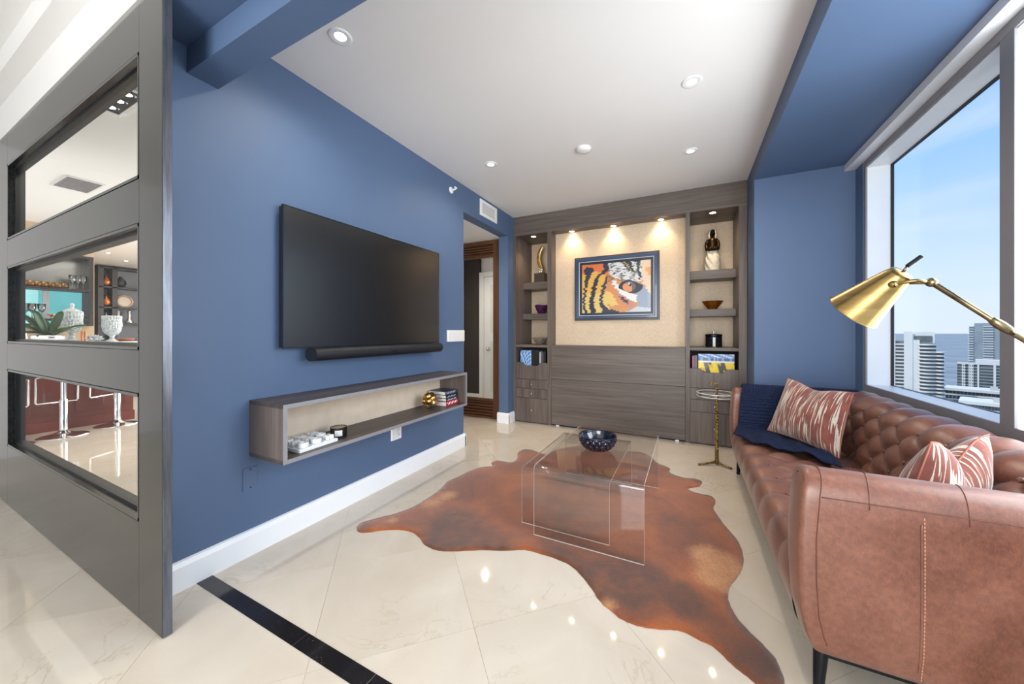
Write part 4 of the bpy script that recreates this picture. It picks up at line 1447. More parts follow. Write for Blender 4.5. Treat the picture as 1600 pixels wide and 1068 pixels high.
def smooth_closed(pts, sub):
    out = []
    n = len(pts)
    for i in range(n):
        p0, p1, p2, p3 = [Vector((*pts[(i + k - 1) % n], 0)) for k in range(4)]
        for s_ in range(sub):
            t_ = s_ / sub
            out.append(0.5 * ((2 * p1) + (-p0 + p2) * t_ + (2 * p0 - 5 * p1 + 4 * p2 - p3) * t_ ** 2 + (-p0 + 3 * p1 - 3 * p2 + p3) * t_ ** 3))
    return out


edge = smooth_closed(HIDE, 3)
rh = random.Random(11)
edge = [Vector((p.x + rh.uniform(-0.002, 0.002), p.y + rh.uniform(-0.002, 0.002))) for p in edge]
ex = np.array([p.x for p in edge])
ey = np.array([p.y for p in edge])
gx, gy = np.meshgrid(np.arange(-1.95, 0.34, 0.035), np.arange(1.46, 3.95, 0.035))
gx = gx + (np.arange(gx.shape[0])[:, None] % 2) * 0.0175
mk = inside(gx, gy, [(p.x, p.y) for p in edge])
cand = []
for x_, y_ in zip(gx[mk], gy[mk]):
    if ((ex - x_) ** 2 + (ey - y_) ** 2).min() > 0.016 ** 2:
        cand.append(Vector((x_, y_)))
ne = len(edge)
vv, _, ff, _, _, _ = delaunay_2d_cdt(edge + cand, [(i, (i + 1) % ne) for i in range(ne)], [list(range(ne))], 1, 1e-5)
DARK = [(-1.43, 1.95, .16), (-1.23, 1.82, .2), (-1.33, 1.68, .12), (-0.18, 1.91, .15), (-0.27, 1.76, .18), (-0.4, 1.77, .14), (-0.65, 1.87, .16), (0.28, 1.55, .10), (0.20, 1.62, .12), (-1.86, 1.58, .08), (-1.52, 3.40, .08), (0.06, 3.33, .06), (0.01, 1.82, .12), (-0.99, 1.79, .10), (-0.6, 3.75, .2), (-1.0, 3.7, .2), (-0.9, 2.9, .25), (-0.35, 3.6, .15)]
LITE = [(0.14, 2.16, .11), (0.11, 2.25, .10), (-1.64, 2.19, .08), (0.22, 2.17, .09), (0.1, 2.02, .08), (-0.32, 1.63, .05), (-1.68, 2.02, .09), (-1.75, 1.72, .05), (0.18, 2.0, .05)]
zz = []
for p in vv:
    de = math.sqrt(((ex - p.x) ** 2 + (ey - p.y) ** 2).min())
    zz.append(0.004 + 0.004 * min(1, de / 0.05) + 0.0016 * math.sin(9 * p.x + 3) * math.sin(8 * p.y) * min(1, de / 0.1))
m = MB()
m.add([(p.x, p.y, z_) for p, z_ in zip(vv, zz)], ff)
hide = m.build('cowhide_rug', 'cowhide', None, True)
tag(hide, 'reddish-brown cowhide rug spread on the marble floor under the clear tables', 'rug')
for pl in hide.data.polygons:
    pass
blob = lambda x_, y_, L: min(1.0, sum(math.exp(-((x_ - a) ** 2 + (y_ - b) ** 2) / (r_ * r_)) for a, b, r_ in L))
paint(hide, lambda co: (0.70 * blob(co.x, co.y, DARK), 0.85 * blob(co.x, co.y, LITE), 0))
md = hide.modifiers.new('thickness', 'SOLIDIFY')
md.thickness = 0.0035
md.offset = -1

# ================================================================== CLEAR ACRYLIC TABLES
def waterfall(name, label, x0, x1, y0, y1, zt, th, r_):
    z0_ = 0.0095
    outp, inp = [], []
    path = [((y0, z0_), (1, 0)), ]
    outp.append((y0, z0_)); inp.append((y0 + th, z0_))
    nb = 8
    for k in range(nb + 1):
        a = PI - k * (PI / 2) / nb
        c_ = (y0 + r_, zt - r_)
        outp.append((c_[0] + r_ * math.cos(a), c_[1] + r_ * math.sin(a)))
        inp.append((c_[0] + (r_ - th) * math.cos(a), c_[1] + (r_ - th) * math.sin(a)))
    for k in range(nb + 1):
        a = PI / 2 - k * (PI / 2) / nb
        c_ = (y1 - r_, zt - r_)
        outp.append((c_[0] + r_ * math.cos(a), c_[1] + r_ * math.sin(a)))
        inp.append((c_[0] + (r_ - th) * math.cos(a), c_[1] + (r_ - th) * math.sin(a)))
    outp.append((y1, z0_)); inp.append((y1 - th, z0_))
    n = len(outp)
    t_ = thing(name, ((x0 + x1) / 2, (y0 + y1) / 2, z0_), label, 'table', 'nested clear acrylic tables')
    m_ = MB()
    vs = [(x, *p) for x in (x0, x1) for p in outp] + [(x, *p) for x in (x0, x1) for p in inp]
    fs = []
    for i in range(n - 1):
        fs.append((i, i + 1, n + i + 1, n + i))
        fs.append((2 * n + i, 3 * n + i, 3 * n + i + 1, 2 * n + i + 1))
    m_.add(vs, fs)
    m_.build('bent_sheet', 'acrylic', t_, 30)
    e_ = MB()
    fs = []
    for i in range(n - 1):
        fs.append((i, 2 * n + i, 2 * n + i + 1, i + 1))
        fs.append((n + i, n + i + 1, 3 * n + i + 1, 3 * n + i))
    fs += [(0, n, 3 * n, 2 * n), (n - 1, 3 * n - 1, 4 * n - 1, 2 * n - 1)]
    e_.add(vs, fs)
    e_.build('polished_edge', 'acrylic_edge_lit', t_)
    return t_


waterfall('acrylic_table', 'larger clear acrylic waterfall table with the dark blue bowl on top', -0.846, -0.208, 1.986, 3.030, 0.437, 0.009, 0.035)
waterfall('acrylic_table', 'smaller clear acrylic waterfall table nested underneath, sticking out on the television side', -0.971, -0.409, 2.080, 3.000, 0.372, 0.009, 0.035)

bc = Vector((-0.560, 2.445, 0.4375))


def bowl_pt(u, v):
    th = 2 * PI * u
    if v < 0.52:
        s_ = v / 0.52
        a = s_ * 1.42
        r_ = 0.128 * (0.30 + 0.70 * math.sin(a) / math.sin(1.42)) if s_ > 0 else 0.0384
        z_ = 0.102 * (1 - math.cos(a)) / (1 - math.cos(1.42))
        q = abs(math.sin(9 * th + s_ * 8)) * abs(math.sin(9 * th - s_ * 8))
        r_ += (0.010 * q ** 1.1 - 0.002) * min(1, s_ * 5) * (1 if s_ < 0.93 else 0)
    else:
        s_ = (1 - v) / 0.48
        a = s_ * 1.42
        r_ = 0.121 * (0.25 + 0.75 * math.sin(a) / math.sin(1.42))
        z_ = 0.008 + 0.094 * (1 - math.cos(a)) / (1 - math.cos(1.42))
    return bc + Vector((r_ * math.cos(th), r_ * math.sin(th), z_))


t = thing('faceted_bowl', bc, 'dark blue faceted ceramic bowl standing on the larger clear table', 'bowl')
m = MB().grid(bowl_pt, 216, 90, True)
m.add([bowl_pt(k / 44, 0) for k in range(44)], [tuple(range(44))])
m.add([bowl_pt(k / 44, 1) for k in range(44)], [tuple(range(44))])
m.build('bowl_body', 'navy_gloss', t, 70)
MB().tube([bc + Vector((0.1255 * math.cos(2 * PI * k / 60), 0.1255 * math.sin(2 * PI * k / 60), 0.1025)) for k in range(60)], 0.0032, 8, True).build('rim', 'gunmetal', t, True)

# ================================================================== SOFA
def spline(pts, n):
    """Catmull-Rom, resampled evenly by length; pts are 2-D"""
    P = [Vector((*p, 0)) for p in pts]
    P = [P[0] * 2 - P[1]] + P + [P[-1] * 2 - P[-2]]
    d = []
    for i in range(1, len(P) - 2):
        for s_ in range(24):
            t_ = s_ / 24
            p0, p1, p2, p3 = P[i - 1:i + 3]
            d.append(0.5 * ((2 * p1) + (-p0 + p2) * t_ + (2 * p0 - 5 * p1 + 4 * p2 - p3) * t_ ** 2 + (-p0 + 3 * p1 - 3 * p2 + p3) * t_ ** 3))
    d.append(P[-2])
    L = [0.0]
    for a, b in zip(d, d[1:]):
        L.append(L[-1] + (b - a).length)
    out = []
    j = 0
    for k in range(n):
        s_ = L[-1] * k / (n - 1)
        while j < len(L) - 2 and L[j + 1] < s_:
            j += 1
        f = (s_ - L[j]) / max(1e-9, L[j + 1] - L[j])
        out.append(d[j].lerp(d[j + 1], f))
    return out, L[-1]


def sweep_tufted(prof, n_prof, y0, y1, n_len, a, b, v0, vt0, vt1, depth, pleat0, pleat1, row_phase=0):
    """profile in X-Z swept along Y; diamonds between arc lengths vt0..vt1, pleats outside up to pleat0/pleat1; returns MB, normal side chosen outward (left of travel)"""
    pts, L = spline(prof, n_prof)
    nrm = []
    for i in range(n_prof):
        d = pts[min(i + 1, n_prof - 1)] - pts[max(i - 1, 0)]
        nrm.append(Vector((-d.y, d.x, 0)).normalized())
    buttons = []

    def h(u, s_):
        uu = u / a
        if s_ < vt0:
            vv_ = (vt0 - v0) / b
            fade = max(0.0, min(1.0, (s_ - pleat0) / max(1e-6, vt0 - pleat0)))
        elif s_ > vt1:
            vv_ = (vt1 - v0) / b
            fade = max(0.0, min(1.0, (pleat1 - s_) / max(1e-6, pleat1 - vt1)))
        else:
            vv_ = (s_ - v0) / b
            fade = 1.0
        p, q = (uu + vv_) / 2, (uu - vv_) / 2
        k = (abs(math.sin(PI * p)) * abs(math.sin(PI * q))) ** 0.55
        fade = fade * fade * (3 - 2 * fade)
        return depth * (k * fade + (1 - fade) * 0.85)
    m_ = MB()

    def f(ui, vi):
        i = int(round(vi * (n_prof - 1)))
        u = ui * (y1 - y0)
        s_ = L * vi
        ed = min(1.0, min(ui, 1 - ui) * (y1 - y0) / 0.012)
        p = pts[i] + nrm[i] * (h(u, s_) - depth)
        return (p.x, y0 + u, p.y)
    m_.grid(f, n_len, n_prof)
    j = 0
    s_ = vt0
    r_ = round((vt0 - v0) / b)
    while v0 + r_ * b <= vt1 + 1e-6:
        s_ = v0 + r_ * b
        i = min(n_prof - 1, int(round(s_ / L * (n_prof - 1))))
        k = (r_ % 2)
        while k * a < (y1 - y0) - 0.03:
            if k * a > 0.03:
                p = pts[i] - nrm[i] * (depth * 0.80)
                buttons.append((Vector((p.x, y0 + k * a, p.y)), Vector((nrm[i].x, 0, nrm[i].y))))
            k += 2
        r_ += 1
    return m_, buttons


SO_Y0, SO_Y1 = 1.510, 3.700
sofa = thing('leather_sofa', (0.8, (SO_Y0 + SO_Y1) / 2, 0), 'long cognac leather tufted sofa below the window', 'sofa')
iy0, iy1 = SO_Y0 + 0.135, SO_Y1 - 0.135
# backrest: travel from the seat up the front, over the top and down the rear
bp = [(0.950, 0.33), (0.962, 0.42), (0.985, 0.55), (1.020, 0.675), (1.060, 0.752), (1.125, 0.797), (1.205, 0.806), (1.262, 0.788), (1.284, 0.72), (1.286, 0.45), (1.274, 0.19)]
m, btn = sweep_tufted(bp, 110, SO_Y0 + 0.02, SO_Y1 - 0.02, 330, 0.105, 0.092, 0.055, 0.055 + 0.0, 0.055 + 4 * 0.092, 0.036, 0.0, 0.86)
m.build('backrest', 'leather', sofa, True)
# seat: travel from under the front edge up and back
sp_ = [(0.378, 0.165), (0.350, 0.215), (0.337, 0.290), (0.342, 0.350), (0.366, 0.398), (0.420, 0.420), (0.60, 0.425), (0.80, 0.418), (1.0, 0.408)]
m, btn2 = sweep_tufted(sp_, 100, iy0 - 0.02, iy1 + 0.02, 300, 0.112, 0.115, 0.36, 0.36, 0.36 + 4 * 0.115, 0.026, 0.06, 2.0)
m.build('seat', 'leather', sofa, True)
bm_ = None
for p, n_ in btn + btn2:
    if bm_ is None:
        o = MB().lathe([(0.012 * math.sin(PI / 2 * q / 4), 0.007 * math.cos(PI / 2 * q / 4)) for q in range(5)] + [(0.012, -0.004)], (0, 0, 0), 12).build('button', 'leather', sofa, True)
        bm_ = o.data
        for vx in bm_.vertices:
            vx.co += base_of(sofa)
    else:
        o = bpy.data.objects.new('button', bm_)
        COL.objects.link(o)
        o.parent = sofa
    o.location = p - base_of(sofa)
    o.rotation_euler = n_.to_track_quat('Z', 'Y').to_euler()
box('underframe', 'black_metal', (0.40, 1.25, SO_Y0 + 0.03, SO_Y1 - 0.03, 0.15, 0.21), sofa)

arm_sec = [(0.022, 0.166), (0.006, 0.26), (0.0, 0.40), (0.0, 0.60), (0.002, 0.695), (0.018, 0.745), (0.052, 0.770), (0.100, 0.772), (0.136, 0.752), (0.150, 0.70), (0.150, 0.58), (0.148, 0.40), (0.140, 0.20), (0.120, 0.166)]
sec_pts, secL = spline(arm_sec, 72)


def front_x(z):
    return float(np.interp(z, [0.16, 0.22, 0.30, 0.42, 0.56, 0.70, 0.775], [0.388, 0.362, 0.345, 0.338, 0.338, 0.348, 0.362]))


def make_arm(side):
    Yf = (lambda y: SO_Y0 + y) if side == 0 else (lambda y: SO_Y1 - y)
    cy_, cz_ = 0.075, 0.47
    st = [(0.0, 0.014), (0.002, 0.007), (0.007, 0.002), (0.020, 0.0), (0.048, 0.0)] + [(0.048 + k * 0.0125, 0.0) for k in range(1, 70)]
    m_ = MB()
    nS = len(sec_pts)
    rows = []
    for dx, ins in st:
        row = []
        for i, p in enumerate(sec_pts):
            y_, z_ = p.x, p.y
            dirv = Vector((cy_ - y_, (cz_ - z_) * 0.25))
            dirv = dirv.normalized() * ins
            y2, z2_ = y_ + dirv.x, z_ + (dirv.y if abs(cz_ - z_) > 0.2 else 0) + (-ins if z_ > 0.74 else 0) * 0.6
            x_ = front_x(z2_) + dx
            if y_ > 0.13 and 0.40 < z_ < 0.74 and dx > 0.06:      # tufted inner face
                u_, v_ = dx / 0.105, (z_ - 0.46) / 0.092
                k_ = (abs(math.sin(PI * (u_ + v_) / 2)) * abs(math.sin(PI * (u_ - v_) / 2))) ** 0.55
                f_ = min(1, (z_ - 0.40) / 0.06) * min(1, (0.74 - z_) / 0.06) * min(1, (dx - 0.06) / 0.04)
                y2 += 0.022 * (k_ - 1) * f_
            row.append((x_, Yf(y2), z2_))
        rows.append(row)
    vs = [p for r_ in rows for p in r_]
    fs = []
    for j in range(len(rows) - 1):
        for i in range(nS):
            i2 = (i + 1) % nS
            fs.append((j * nS + i, j * nS + i2, (j + 1) * nS + i2, (j + 1) * nS + i))
    m_.add(vs, fs)
    # front panel fill: strip between matching heights
    cvs, cfs = [], []
    r0 = rows[0]
    half = nS // 2
    for i in range(half):
        a, b = Vector(r0[i]), Vector(r0[nS - 1 - i])
        for k in range(7):
            s_ = k / 6
            p = a.lerp(b, s_)
            p.x -= 0.007 * math.sin(PI * s_)
            cvs.append(tuple(p))
    for i in range(half - 1):
        for k in range(6):
            cfs.append((i * 7 + k, i * 7 + k + 1, (i + 1) * 7 + k + 1, (i + 1) * 7 + k))
    m_.add(cvs, cfs)
    arm = m_.build('arm', 'leather', sofa, True)
    # piping round the front panel, top seams, stitched side seam
    loop = [Vector(p) for p in rows[4]]
    cen = Vector((0.4, Yf(0.075), 0.47))
    pip = [p + (p - cen).normalized() * 0.0012 for p in loop[2:nS - 10]]
    MB().tube(pip, 0.0016, 6).build('front_seam', 'leather_seam', arm, True)
    for xs_ in (0.528, 0.745):
        pl = []
        for i in range(int(nS * 0.395), int(nS * 0.53)):
            p = sec_pts[i]
            pl.append((xs_ + 0.02 * ((p.x - 0.05) / 0.1), Yf(p.x), p.y + 0.0006))
        MB().tube(pl, 0.0015, 6).build('top_seam', 'leather_seam', arm, True)
    pl = [(0.40 + k * 0.03, Yf(0.0), 0.700 + 0.0006 * k) for k in range(28)]
    MB().tube(pl, 0.0015, 6).build('top_seam', 'leather_seam', arm, True)
    pl = [(0.635, Yf(sec_pts[i].x - 0.0006), sec_pts[i].y) for i in range(2, int(nS * 0.39))]
    MB().tube(pl, 0.0026, 6).build('side_seam', 'leather', arm, True)
    ms = MB()
    for k in range(44):
        z_ = 0.18 + k * 0.0117
        y_ = float(np.interp(z_, [p[1] for p in arm_sec[:5]], [p[0] for p in arm_sec[:5]]))
        ms.obox((0.642, Yf(y_ - 0.0006), z_), (1, 0, 0), (0, 1, 0), (0, 0, 1), 0.0011, 0.0011, 0.0036)
    ms.build('stitching', 'leather_stitch', arm)
    return arm


make_arm(0)
make_arm(1)
for (lx, ly, ddx, ddy) in ((0.410, SO_Y0 + 0.045, -0.012, -0.012), (0.410, SO_Y1 - 0.045, -0.012, 0.012), (1.20, SO_Y0 + 0.045, 0.012, -0.012), (1.20, SO_Y1 - 0.045, 0.012, 0.012), (0.46, (SO_Y0 + SO_Y1) / 2, 0, 0)):
    MB().tube([(lx, ly, 0.175), (lx + ddx * 0.5, ly + ddy * 0.5, 0.09), (lx + ddx, ly + ddy, 0.0015)], [0.022, 0.018, 0.013], 16).build('leg', 'black_metal', sofa, 40)

# ================================================================== PILLOWS
def pillow(name, label, bl, br, tl, tr, thick, chop, flip=False, sag=0.06):
    bl, br, tl, tr = [Vector(p) for p in (bl, br, tl, tr)]
    nrm = (br - bl).cross(tl - bl).normalized()
    if flip:
        nrm = -nrm
    N = 44
    ctr = (bl + br + tl + tr) / 4
    t_ = thing(name, (ctr.x, ctr.y, min(bl.z, br.z)), label, 'pillow')
    upv = ((tl - bl) + (tr - br)).normalized()
    wid = (br - bl).length
    m_ = MB()

    def base(u, v):
        p = bl.lerp(br, u).lerp(tl.lerp(tr, u), v)
        # edges bow inwards between the corners
        eu, ev = 4 * u * (1 - u), 4 * v * (1 - v)
        c_ = ctr - p
        side = (br - bl).normalized()
        p = p + side * ((0.5 - u) * 2 * sag * wid * 0.5 * ev) + upv * ((0.5 - v) * 2 * sag * wid * 0.5 * eu)
        ch = chop * math.exp(-((u - 0.5) / 0.20) ** 2) * max(0.0, v) ** 2.2
        return p - upv * ch

    def f(s_):
        def g(u, v):
            eu, ev = 4 * u * (1 - u), 4 * v * (1 - v)
            bul = (max(0, eu) ** 0.55) * (max(0, ev) ** 0.55)
            wr = 0.004 * math.sin(19 * u + 7 * v) * math.sin(9 * v + 3) * bul
            dent = 1 - (0.45 * math.exp(-((u - 0.5) / 0.16) ** 2) * v ** 2 if chop > 0.02 else 0)
            return base(u, v) + nrm * s_ * (thick * bul * dent + wr)
        return g
    front = MB().grid(f(1), N, N).build('front_cover', 'pillow_cloth', t_, True)
    grid_uv(front, N, N)
    back = MB().grid(f(-1), N, N).build('back_cover', 'pillow_cloth', t_, True)
    grid_uv(back, N, N, 1.0, 1.0)
    rim = [base(k / 30, 0) for k in range(30)] + [base(1, k / 30) for k in range(30)] + [base(1 - k / 30, 1) for k in range(30)] + [base(0, 1 - k / 30) for k in range(30)]
    plain_name = 'pillow_piping'
    if plain_name not in MATS:
        plain(plain_name, srgb(160, 100, 84), 0.8, var=0.1)
    MB().tube(rim, 0.0035, 6, True).build('piping', plain_name, t_, True)
    return t_


pillow('throw_pillow', 'rust pillow with cream dashes leaning in the far sofa corner on the navy throw', (0.570, 3.430, 0.470), (0.868, 2.945, 0.445), (0.720, 3.520, 0.885), (1.000, 3.140, 0.845), 0.085, 0.030, flip=False)
pillow('throw_pillow', 'rust pillow with cream dashes behind the near sofa arm, its top punched in', (0.655, 1.775, 0.462), (0.960, 2.040, 0.462), (0.797, 1.835, 0.850), (1.060, 2.075, 0.850), 0.095, 0.11)

# ================================================================== NAVY THROW
KEY_V = [0.0, 0.10, 0.22, 0.34, 0.52, 0.62, 1.0]


def throw_key(u):
    xt = 0.425 + u * 0.745
    p = [Vector((xt, 3.690, 0.76)), Vector((xt, 3.640, 0.792)), Vector((xt - 0.005, 3.565, 0.785)), Vector((xt - 0.02 - 0.10 * u, 3.530, 0.70)),
         Vector((0.385 + u * 0.52, 3.505, 0.475)), Vector((0.365 + u * 0.515, 3.455 - 0.02 * u, 0.443))]
    ends = [(0.0, 0.335, 3.36, 0.405), (0.12, 0.385, 3.17, 0.437), (0.28, 0.475, 3.045, 0.438), (0.55, 0.615, 2.965, 0.44), (0.8, 0.735, 2.84, 0.44), (1.0, 0.82, 2.745, 0.436)]
    us = [e[0] for e in ends]
    p.append(Vector([float(np.interp(u, us, [e[k] for e in ends])) for k in (1, 2, 3)]))
    return p


def throw_pt(u, v):
    p = throw_key(u)
    for k in range(len(KEY_V) - 1):
        if v <= KEY_V[k + 1] + 1e-9:
            s_ = (v - KEY_V[k]) / (KEY_V[k + 1] - KEY_V[k])
            p0 = p[max(k - 1, 0)]
            p3 = p[min(k + 2, len(p) - 1)]
            q = 0.5 * ((2 * p[k]) + (-p0 + p[k + 1]) * s_ + (2 * p0 - 5 * p[k] + 4 * p[k + 1] - p3) * s_ ** 2 + (-p0 + 3 * p[k] - 3 * p[k + 1] + p3) * s_ ** 3)
            break
    fold = math.sin(u * 17 + 2.2 * v) * 0.5 + math.sin(u * 31 - 3 * v + 1) * 0.35
    w_ = max(0, v - 0.22) * (1 - 0.25 * v)
    q = q + Vector((0.0, -0.018 * w_ * fold * (1 if v < 0.6 else 0.2), 0.020 * (fold + 0.7) * max(0, v - 0.5) * 1.6))
    if v > 0.60:
        q.z += 0.010 * max(0, math.sin(u * 9 + v * 14))
    return q


NT_U, NT_V = 260, 320
o = MB().grid(throw_pt, NT_U, NT_V).build('knitted_throw', 'navy_knit', None, True, recalc=False)
_n = [vx.normal.copy() for vx in o.data.vertices]
_up = 1.0 if _n[NT_U * (NT_V - 20) + NT_U // 2].z > 0 else -1.0
for i, vx in enumerate(o.data.vertices):
    cu, cv_ = (i % NT_U) / (NT_U - 1) * 40, (i // NT_U) / (NT_V - 1) * 52
    wf = max(abs(math.sin(PI * cu)), abs(math.sin(PI * cv_)))
    wf = abs(math.sin(PI * cu)) * abs(math.sin(PI * cv_))
    vx.co += _n[i] * (_up * 0.008 * (wf ** 0.6))
o.data.update()
tag(o, 'navy blue waffle knit throw draped over the far sofa arm and seat', 'throw')
md = o.modifiers.new('thickness', 'SOLIDIFY')
md.thickness = 0.011
md.offset = 0

# ================================================================== SIDE TABLE
stc = Vector((0.245, 3.83, 0))
t = thing('side_table', stc, 'small side table with clear acrylic disc top and hammered brass stem', 'side table')
dtop = MB().lathe([(0.0, 0.0), (0.161, 0.0), (0.165, 0.004), (0.165, 0.028), (0.161, 0.032), (0.0, 0.032)], stc + Vector((-0.005, 0, 0.650)), 64).build('disc_top', 'acrylic', t, 40)
for zz_ in (0.6515, 0.6805):
    MB().tube([stc + Vector((-0.005 + 0.1635 * math.cos(2 * PI * k / 64), 0.1635 * math.sin(2 * PI * k / 64), zz_)) for k in range(64)], 0.0026, 6, True).build('polished_rim', 'acrylic_edge_lit', dtop, True)
MB().tube([stc + Vector((0, 0, 0.012)), stc + Vector((0, 0, 0.30)), stc + Vector((0, 0, 0.60)), stc + Vector((0, 0, 0.765))], [0.017, 0.014, 0.011, 0.010], 14).build('stem', 'hammered_brass', t, True)
MB().obox(stc + Vector((-0.026, 0, 0.766)), (1, 0, 0), (0, 1, 0), (0, 0, 1), 0.037, 0.009, 0.008).build('handle', 'hammered_brass', t, bevel=0.003)
for (fx, fy) in ((-0.155, -0.09), (0.115, -0.075), (0.02, 0.16)):
    d = Vector((fx, fy, 0))
    MB().tube([stc + Vector((0, 0, 0.03)), stc + d * 0.5 + Vector((0, 0, 0.018)), stc + d + Vector((0, 0, 0.010))], [0.012, 0.010, 0.009], 10).build('foot', 'hammered_brass', t, True)

# ================================================================== READING LAMP
LYY = 1.28
t = thing('floor_lamp', (0.90, LYY, 0), 'brass floor reading lamp with cone shade on a long angled arm by the sofa', 'lamp')
small, big = Vector((0.500, LYY, 1.405)), Vector((0.428, LYY + 0.068, 1.310))
axd = (big - small).normalized()
sh = MB()
Ls = (big - small).length
prof_o = [(0.024, 0.0), (0.030, 0.012), (0.0645, Ls - 0.002), (0.0665, Ls), (0.0635, Ls), (0.028, 0.014), (0.022, 0.003)]
sh.lathe(prof_o, small, 48, tuple(axd), cap=False)
shade = sh.build('shade', 'brass', t, 50)
MB().lathe([(0.0, -0.006), (0.020, -0.006), (0.026, -0.002), (0.026, 0.003), (0.0, 0.003)], small, 32, tuple(axd)).build('shade_cap', 'brass', shade, 40)
MB().lathe([(0.0, 0.03), (0.012, 0.032), (0.016, 0.06), (0.012, 0.08), (0.0, 0.084)], small, 20, tuple(axd)).build('bulb', 'off_white', shade, True)
e0 = small - axd * 0.006
MB().tube([e0, small + Vector((0.013, 0, 0.020))], 0.0032, 10).build('switch_neck', 'aged_brass', t, True)
MB().tube([small + Vector((0.012, 0, 0.018)), small + Vector((0.038, 0, 0.041))], 0.0052, 12).build('switch_stick', 'black_metal', t, 40)
jn = Vector((0.556, LYY, 1.378))
piv = small + axd * 0.042
for s_ in (-1, 1):
    off = Vector((0, s_ * 0.037, 0))
    MB().tube([piv + off, piv + off + Vector((0.035, 0, 0.006)), jn + Vector((-0.035, s_ * 0.022, 0.004)), jn], [0.0048, 0.0044, 0.0044, 0.005], 10).build('yoke_arm', 'brass', t, True)
    MB().lathe([(0.0, 0), (0.009, 0.0), (0.009, 0.006), (0.0, 0.008)], piv + Vector((0, s_ * 0.036, 0)), 16, (0, s_, 0)).build('pivot_knob', 'brass', t, True)
MB().lathe([(0.0115 * math.sin(PI * q / 10), -0.0115 * math.cos(PI * q / 10)) for q in range(11)], jn, 18).build('joint', 'aged_brass', t, True)
f1 = Vector((0.672, LYY, 1.268))
elbow = Vector((0.90, LYY, 1.050))
MB().tube([jn, f1, elbow], 0.0062, 12).build('upper_arm', 'aged_brass', t, True)
dA = (elbow - f1).normalized()
MB().lathe([(0.0065, -0.022), (0.0095, -0.012), (0.0105, 0.0), (0.0095, 0.016), (0.0065, 0.030)], f1, 18, tuple(dA)).build('ferrule', 'aged_brass', t, True)
MB().lathe([(0.016 * math.sin(PI * q / 10), -0.016 * math.cos(PI * q / 10)) for q in range(11)], elbow, 18).build('joint', 'aged_brass', t, True)
MB().tube([Vector((0.90, LYY, 0.02)), elbow], 0.009, 14).build('post', 'aged_brass', t, True)
MB().lathe([(0.0, 0.0), (0.13, 0.0), (0.132, 0.006), (0.125, 0.018), (0.02, 0.024), (0.012, 0.05), (0.0, 0.05)], (0.90, LYY, 0.0015), 48).build('base', 'aged_brass', t, 40)

# ================================================================== BAR BEYOND THE SLIDING DOOR
BX, CZ = -7.22, 1.125
struct(box('wall_bar_back', 'tan_paint', (-8.72, -8.60, 2.004, 2.055, 0, ZC)))
m = MB()
m.box(-8.72, -8.60, 0.70, 2.004, 0, 1.38)
m.box(-8.72, -8.60, 0.70, 2.004, 2.44, ZC)
struct(m.build('wall_bar_niche', 'tan_paint'))
struct(MB().prism([(-8.62, 2.004), (-8.60, 2.055), (-12.95, 3.05), (-12.95, 2.99)], 2, 0, ZC).build('wall_bar_side', 'tan_paint'))
struct(box('wall_bar_far', 'dark_wall', (-13.0, -12.86, 3.0, 6.2, 0, ZC)))
wb = sempty('added_bar_window', (-8.0, 5.9, 0))  # unseen glazing, added to go with the bar fill lamp
for x_ in (-12.9, -11.0, -9.0, -7.0, -5.0, -3.75):
    box('mullion', 'grey_metal', (x_ - 0.04, x_ + 0.04, 5.9, 6.0, 0, ZC), wb)
for x_ in (-12.86, -10.96, -8.96, -6.96, -4.96):
    box('pane', 'window_glass', (x_, x_ + (1.82 if x_ < -12 else 1.92 if x_ < -5 else 1.17), 5.94, 5.95, 0, ZC), wb)
struct(box('wall_bar_front', 'white_paint', (-14.5, -6.2, 0.55, 0.70, 0, ZC + 0.1)))

bar = thing('bar_counter', (-7.5, 1.4, 0), 'mahogany panelled bar counter with white stone top behind the sliding door', 'bar counter')
box('body', 'mahogany', (-7.90, BX, 0.72, 2.10, 0.0, 1.06), bar)
box('counter_top', 'white_gloss', (-7.98, BX + 0.16, 0.72, 2.22, 1.075, CZ), bar, 0.004)
box('apron', 'mahogany', (-7.90, BX + 0.03, 0.72, 2.12, 1.02, 1.075), bar, 0.002)
box('skirting', 'mahogany', (BX, BX + 0.022, 0.72, 2.11, 0.0, 0.13), bar, 0.004)
for (ya, yb) in ((0.78, 1.10), (1.17, 1.49), (1.56, 2.04)):
    pp = MB()
    for (a, b, c_, d) in ((ya, yb, 0.20, 0.235), (ya, yb, 0.945, 0.98), (ya, ya + 0.035, 0.235, 0.945), (yb - 0.035, yb, 0.235, 0.945)):
        pp.box(BX, BX + 0.012, a, b, c_, d)
    pp.build('raised_panel', 'mahogany', bar, bevel=0.003)


